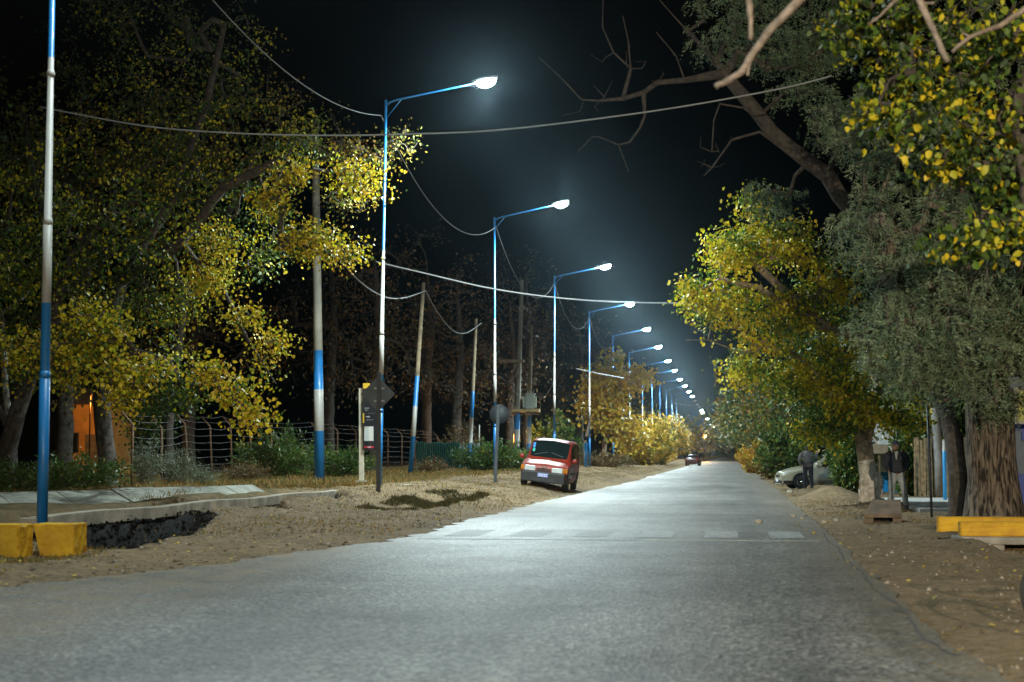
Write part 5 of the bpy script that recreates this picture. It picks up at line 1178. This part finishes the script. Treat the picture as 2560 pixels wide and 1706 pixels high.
# pruned pale boughs of the near tree
ntree = [o for o in bpy.data.objects if o.name.startswith('near_mulberry_tree')][0]; off = np.array(ntree.location)
def bough(pts, Y, r, root=None):
    P = [at(x, y, Y) - off for x, y in pts];
    if root is not None:
        P = [np.array(root) - off] + P; r = (r[0] * 1.5, r[1])
    P = [P[i] + (P[i + 1] - P[i]) * u for i in range(len(P) - 1) for u in (0, .33, .66)] + [P[-1]]; P = [p + np.array([random.uniform(-1, 1), 0, random.uniform(-1, 1)]) * r[1] * .25 for p in P]; pb = MB(); pb.tube(P, [q * random.uniform(.85, 1.18) for q in np.linspace(r[0], r[1], len(P))], 8); pb.build('pruned_bough', mat('pale_bough', (.20, .155, .12), .85, .35, 14, .8, 60), ntree)
bough([(2090, -90), (1999, 0), (1925, 75), (1882, 132), (1856, 178), (1820, 202), (1787, 218)], 10.5, (.024, .017), (3.3, 16.6, 7.2))
bough([(1882, 132), (1873, 165), (1869, 190)], 10.5, (.012, .007)); bough([(1869, -60), (1873, 0), (1876, 50), (1876, 100)], 11, (.019, .014), (2.6, 17, 7.2))
bough([(2230, -110), (2298, 0), (2332, 75), (2352, 120), (2370, 155)], 11.5, (.022, .016), (4.0, 16.4, 7.15)); bough([(2305, 8), (2336, 8)], 11.5, (.010, .008))
bough([(2640, -40), (2560, 25), (2500, 65), (2424, 92), (2380, 130)], 13, (.022, .012), (5.2, 16.0, 7.0)); bough([(2424, 92), (2405, 82)], 13, (.01, .008)); bough([(2300, -70), (2240, 0), (2200, 40), (2170, 62)], 13, (.014, .008), (3.6, 16.5, 7.2))

# row of trees on the right further along
BH = [(4.9, 64, 8.5, 2.2, LEAF_G, 0), (6.9, 58, 9, 2.4, LEAF_G, 0), (4.6, 76, 8.0, 2.9, LEAF_G, .1), (4.3, 90, 7.6, 3.2, LEAF_OLD, .15), (4.2, 106, 8.8, 4.2, LEAF_OLD, .0), (3.9, 124, 9.4, 5.0, LEAF_G, .1), (3.6, 146, 10, 5.9, LEAF_OLD, .15), (3.6, 172, 10.5, 6.4, LEAF_G, .1), (3.6, 205, 11, 6.8, LEAF_OLD, .1), (3.6, 245, 11.5, 7.2, LEAF_OLD, .1), (3.4, 295, 12, 7.6, LEAF_W, 0), (3.4, 355, 12, 8.0, LEAF_OLD, .1), (4, 430, 12, 7, LEAF_G, 0), (4, 530, 12, 8, LEAF_OLD, 0), (4, 680, 13, 9, LEAF_G, 0), (4, 900, 14, 10, LEAF_OLD, 0)]
for i, (x, y, h_, r_, lm, bi_) in enumerate(BH):
    sc = 1 + y / 260.
    bg_tree('roadside_tree', 'leafy tree arching over the right road edge, %s from the camera in the far row' % ordinal(i), x, y, h_, r_, lm, 160 + i, nt=200 if y < 130 else 110, per=22, leaf=(.15 * sc, .10 * sc), spread=.42 * sc, bias=bi_, group='row of trees along the right roadside', low=.38 if y < 80 else .1)
hb = [('hedge_bush', 'dense green bush overhanging the champagne car', 2128, 1215, 63, (.95, 1.0, 3.2), LEAF_G, 120), ('hedge_bush', 'green bush between the leaning person and the whitewashed trunk', 2125, 1235, 55, (.5, .6, 1.9), LEAF_G, 70), ('hedge_bush', 'yellowish shrub left of the champagne car', 1935, 1180, 96, (1.6, 2, 2.2), LEAF_OLD, 80), ('hedge_bush', 'dark shrub behind the champagne car', 1985, 1160, 80, (2.0, 1.6, 3.8), LEAF_G, 130),
      ('climbing_plant', 'bright green climbing plant left of the plank fence', 2268, 1225, 58, (.42, .4, 2.3), LEAF_G, 90), ('hedge_bush', 'tall dark shrub behind the plank fence', 2330, 1210, 60, (1.6, 1, 4), LEAF_G, 120), ('hedge_bush', 'pale yellow shrub at the far right road edge', 1880, 1160, 130, (1.4, 5, 2.6), LEAF_Y, 70)]
for i, (nm, lb, px, py, Y, sz, lm, n) in enumerate(hb):
    q = at(px, py, Y); make_bush(nm, lb, 'bush' if 'bush' in nm else 'climbing plant', (q[0], Y, h1(q[0], Y)), sz, lm, 300 + i, n=n, per=70, leaf=(.13 * (1 + Y / 200), .055 * (1 + Y / 200)), broad=True, group='bushes of the right roadside', bias=.1)
tk = MB(); 
def post_log(pts, Y, r, lab, mt):
    m = MB(); P = [at(x, y, Y) for x, y in pts]; o0_ = P[0]; m.tube([p - o0_ for p in P], list(np.linspace(r[0], r[1], len(P))), 9); o = m.build('tree_stem', mt); o.location = tuple(o0_); return tag(o, lab, 'stem')
post_log([(1924, 1180), (1918, 1140), (1908, 1110), (1900, 1080)], 88, (.10, .06), 'thin pale bent stem left of the champagne car', BARK_PALE)
post_log([(1968, 1172), (1960, 1158), (1953, 1148)], 82, (.16, .08), 'short pale broken stump behind the bonnet of the champagne car', BARK_PALE)
post_log([(2352, 1240), (2348, 1150), (2342, 1080), (2335, 1020)], 54, (.16, .12), 'smooth grey trunk left of the bright blue post', mat('grey_trunk', (.20, .20, .20), .9, .2, 5, .3, 20))
# whitewashed root spurs of the mulberry
rt = [o for o in bpy.data.objects if o.type == 'EMPTY' and o.get('label', '').startswith('yellow leaved mulberry')][0]; ro = np.array(rt.location)
m = MB()
for (px, py, px2, py2, r_) in ((2158, 1262, 2150, 1200, .06), (2198, 1250, 2204, 1190, .07), (2192, 1262, 2190, 1180, .09), (2166, 1265, 2163, 1170, .09), (2152, 1258, 2148, 1222, .045)):
    m.tube([at(px, py, 46.8) - ro, (at(px, py, 46.8) + at(px2, py2, 46.9)) / 2 - ro, at(px2, py2, 46.9) - ro], [r_ * 1.2, r_, r_ * .55], 8)
m.build('root_spur', WHITEWASH, rt)

# ------------------------------------------------------------------ ground cover: grass, leaves, gravel
def scatter(name, n, xr, yr, cond, lab, cat, kind, matl, geo, seed, hue=None):
    rng = np.random.default_rng(seed); X = rng.uniform(*xr, n); Y = yr[0] + (yr[1] - yr[0]) * rng.random(n) ** 1.3; k = cond(X, Y, rng); X, Y = X[k], Y[k]
    P = np.stack([X, Y, H(X, Y)], 1); V, Q, kk, rnd = geo(P, rng); o = npmesh(name, V, Q, matl, rnd=np.repeat(rnd, kk)); o['kind'] = kind; o['label'] = lab; o['category'] = cat; return o
def grass_geo(h):
    def g(P, rng):
        n = len(P); D = np.stack([rng.normal(0, .5, n), rng.normal(0, .5, n), np.ones(n)], 1); N = rng.normal(0, 1, (n, 3)); s = (.4 + rng.random(n)) * h
        V, Q, k = leaf_geo(P - np.array([0, 0, .01]), D, N, s, np.full(n, .012) + s * .05, False); return V, Q, k, rng.random(n)
    return g
GRASS = leafmat('dry_grass', [(0, (.05, .08, .02)), (.4, (.16, .13, .04)), (.75, (.30, .19, .06)), (1, (.36, .17, .05))], rough=.8, trans=.2, spec=.2)
pn = lambda X, Y, s=1.0: np.sin(X * 1.7 * s + 1) * np.sin(Y * .9 * s + 2) + .6 * np.sin(X * 3.3 * s + Y * 1.3 * s)
scatter('grass', 60000, (-23, -10.7), (36, 130), lambda X, Y, r: ~((X > -12.9) & (Y < 44.5)), 'dry orange and olive grass covering the left verge', 'grass', 'stuff', GRASS, grass_geo(.16), 1)
scatter('grass', 60000, (-10.4, -5.9), (28, 200), lambda X, Y, r: (X < eL(Y) - .35) & (r.random(len(X)) < .34 + .55 * (pn(X, Y) > .1) * sst(34, 46, Y)), 'thin dry grass on the dirt beside the left road edge', 'grass', 'stuff', GRASS, grass_geo(.07), 2)
scatter('grass', 16000, (-8.9, -6.9), (39, 48), lambda X, Y, r: pn(X, Y, 1.5) > -.2, 'dark tufts in the shallow hollow near the left road edge', 'grass', 'stuff', leafmat('dull_grass', [(0, (.03, .04, .015)), (.6, (.08, .075, .03)), (1, (.17, .12, .05))], rough=.8, trans=.1, spec=.2), grass_geo(.12), 3)
scatter('grass', 26000, (1.9, 9), (34, 130), lambda X, Y, r: (r.random(len(X)) < .8 * (pn(X, Y, .8) > .3)) & ~((X > 4.5) & (Y < 52) & (Y > 41)), 'green and dry tufts on the right roadside', 'grass', 'stuff', GRASS, grass_geo(.09), 4)
scatter('grass', 3500, (-11.2, -8.6), (20, 22.8), lambda X, Y, r: r.random(len(X)) < .8, 'olive grass at the foot of the left yellow blocks', 'grass', 'stuff', GRASS, grass_geo(.06), 6)
def stone_geo(smin, smax):
    base = np.array([[1, 0, 0], [0, 1, 0], [-1, 0, 0], [0, -1, 0], [0, 0, .7], [0, 0, -.7]]); tri = np.array([[0, 1, 4], [1, 2, 4], [2, 3, 4], [3, 0, 4], [1, 0, 5], [2, 1, 5], [3, 2, 5], [0, 3, 5]])
    def g(P, rng):
        n = len(P); s = smin + (smax - smin) * rng.random(n) ** 4; a = rng.random(n) * 6.28; B = base[None] * (.7 + .6 * rng.random((n, 6, 1)))
        x = B[:, :, 0] * np.cos(a)[:, None] - B[:, :, 1] * np.sin(a)[:, None] * .7; y = B[:, :, 0] * np.sin(a)[:, None] + B[:, :, 1] * np.cos(a)[:, None] * .7
        V = np.stack([x, y, B[:, :, 2]], 2) * s[:, None, None] + P[:, None]; return V.reshape(-1, 3), (np.arange(n)[:, None, None] * 6 + tri[None]).reshape(-1, 3), 8, rng.random(n)
    return g
def scatter_tri(name, n, xr, yr, cond, lab, cat, matl, geo, seed):
    rng = np.random.default_rng(seed); X = rng.uniform(*xr, n); Y = yr[0] + (yr[1] - yr[0]) * rng.random(n) ** 1.4; k = cond(X, Y, rng); X, Y = X[k], Y[k]
    V, Q, kk, rnd = geo(np.stack([X, Y, H(X, Y)], 1), rng); o = npmesh(name, V, Q, matl, rnd=np.repeat(rnd, kk), tri=True); tag(o, lab, cat, kind='stuff')
STONE = leafmat('stone', [(0, (.07, .055, .04)), (.7, (.20, .16, .11)), (1, (.36, .31, .25))], rough=.9, trans=0.0, spec=.2)
scatter_tri('gravel', 20000, (-10.3, -5.4), (17, 60), lambda X, Y, r: (X < eL(Y) - .02) & (H(X, Y, True) < .1) & (r.random(len(X)) < .12 + .45 * (pn(X, Y, .6) > .3)), 'loose gravel and pebbles on the left dirt', 'gravel', STONE, stone_geo(.008, .055), 7)
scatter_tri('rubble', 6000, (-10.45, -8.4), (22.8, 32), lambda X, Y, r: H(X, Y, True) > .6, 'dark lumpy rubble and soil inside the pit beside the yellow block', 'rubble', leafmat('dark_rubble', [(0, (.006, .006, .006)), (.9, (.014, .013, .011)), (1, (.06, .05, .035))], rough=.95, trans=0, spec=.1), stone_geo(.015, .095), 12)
scatter_tri('gravel', 22000, (1.6, 6.5), (11, 60), lambda X, Y, r: (X > eR(Y) + .02) & (r.random(len(X)) < .15 + .3 * (pn(X, Y, .7) > .4)), 'loose gravel and pebbles on the right dirt', 'gravel', STONE, stone_geo(.006, .05), 8)
scatter_tri('gravel', 1500, (-5.5, 1.7), (16, 60), lambda X, Y, r: (np.abs(X - np.where(X < -2, eL(Y), eR(Y))) < .8 * r.random(len(X))), 'fine grit at the edges of the asphalt', 'gravel', STONE, stone_geo(.006, .02), 9)
def fallen_geo(P, rng):
    n = len(P); D = np.stack([rng.normal(0, 1, n), rng.normal(0, 1, n), rng.normal(.1, .15, n)], 1); N = np.stack([rng.normal(0, .3, n), rng.normal(0, .3, n), np.ones(n)], 1)
    V, Q, k = leaf_geo(P + np.array([0, 0, .012]), D, N, .035 + .035 * rng.random(n), .03 + .025 * rng.random(n), True); return V, Q, k, rng.random(n)
FALL = leafmat('fallen_leaf', [(0, (.16, .10, .04)), (.5, (.42, .30, .06)), (1, (.60, .45, .08))], rough=.7, trans=.1)
scatter('fallen_leaves', 1500, (-11, -5.6), (17, 60), lambda X, Y, r: X < eL(Y), 'yellow fallen leaves scattered over the left dirt', 'leaves', 'stuff', FALL, fallen_geo, 10)
scatter('fallen_leaves', 800, (1.2, 6), (11, 50), lambda X, Y, r: r.random(len(X)) < .6, 'yellow fallen leaves scattered over the right dirt', 'leaves', 'stuff', FALL, fallen_geo, 11)
# a few bigger rocks one can count
rk = [(1150 + 1600 - 1600 + 745, 1306, 35, .09), (1983, 1290, 34, .07), (2005, 1295, 33, .05), (2090, 1302, 33.5, .06), (2060, 1305, 33, .07), (843, 1203, 54, .14), (1975, 1232, 56, .14)]
for i, (px, py, Y, s) in enumerate(rk):
    q = atz(px, py, .03); m = MB(); m.ell((0, 0, s * .3), (s, s * .8, s * .6), 0, 9, 6); o = m.build('rock', mat('pale_stone', (.40, .35, .27), .9, .3, 6, .6, 20)); random.seed(i)
    for v in o.data.vertices: v.co *= random.uniform(.8, 1.15)
    z = h1(q[0], q[1]); o.location = (q[0], q[1], max(z, .004)); tag(o, 'pale stone lying on the dirt, ' + ['on the asphalt by the right edge', 'left of a small pebble group near the drain cover', 'between two stones near the drain cover', 'closest to the drain cover', 'just left of the stone nearest the drain cover', 'in the dry grass by the banded pole', 'white, in front of the champagne car'][i], 'stone', 'pale stones on the verges')

# ------------------------------------------------------------------ night air
hv = MB(); hv.box((0, 590, 15.5), (420, 1300, 34)); ho = hv.build('haze', (hm := bpy.data.materials.new('haze'))); ho['kind'] = 'stuff'; ho['label'] = 'thin night haze glowing round the lamps'; ho['category'] = 'haze'
hm.use_nodes = True; hn = hm.node_tree; hn.nodes.clear(); out = hn.nodes.new('ShaderNodeOutputMaterial'); pv = hn.nodes.new('ShaderNodeVolumePrincipled')
pv.inputs['Color'].default_value = (.6, .85, 1, 1); pv.inputs['Density'].default_value = .00025; pv.inputs['Anisotropy'].default_value = .945; hn.links.new(pv.outputs[0], out.inputs['Volume'])
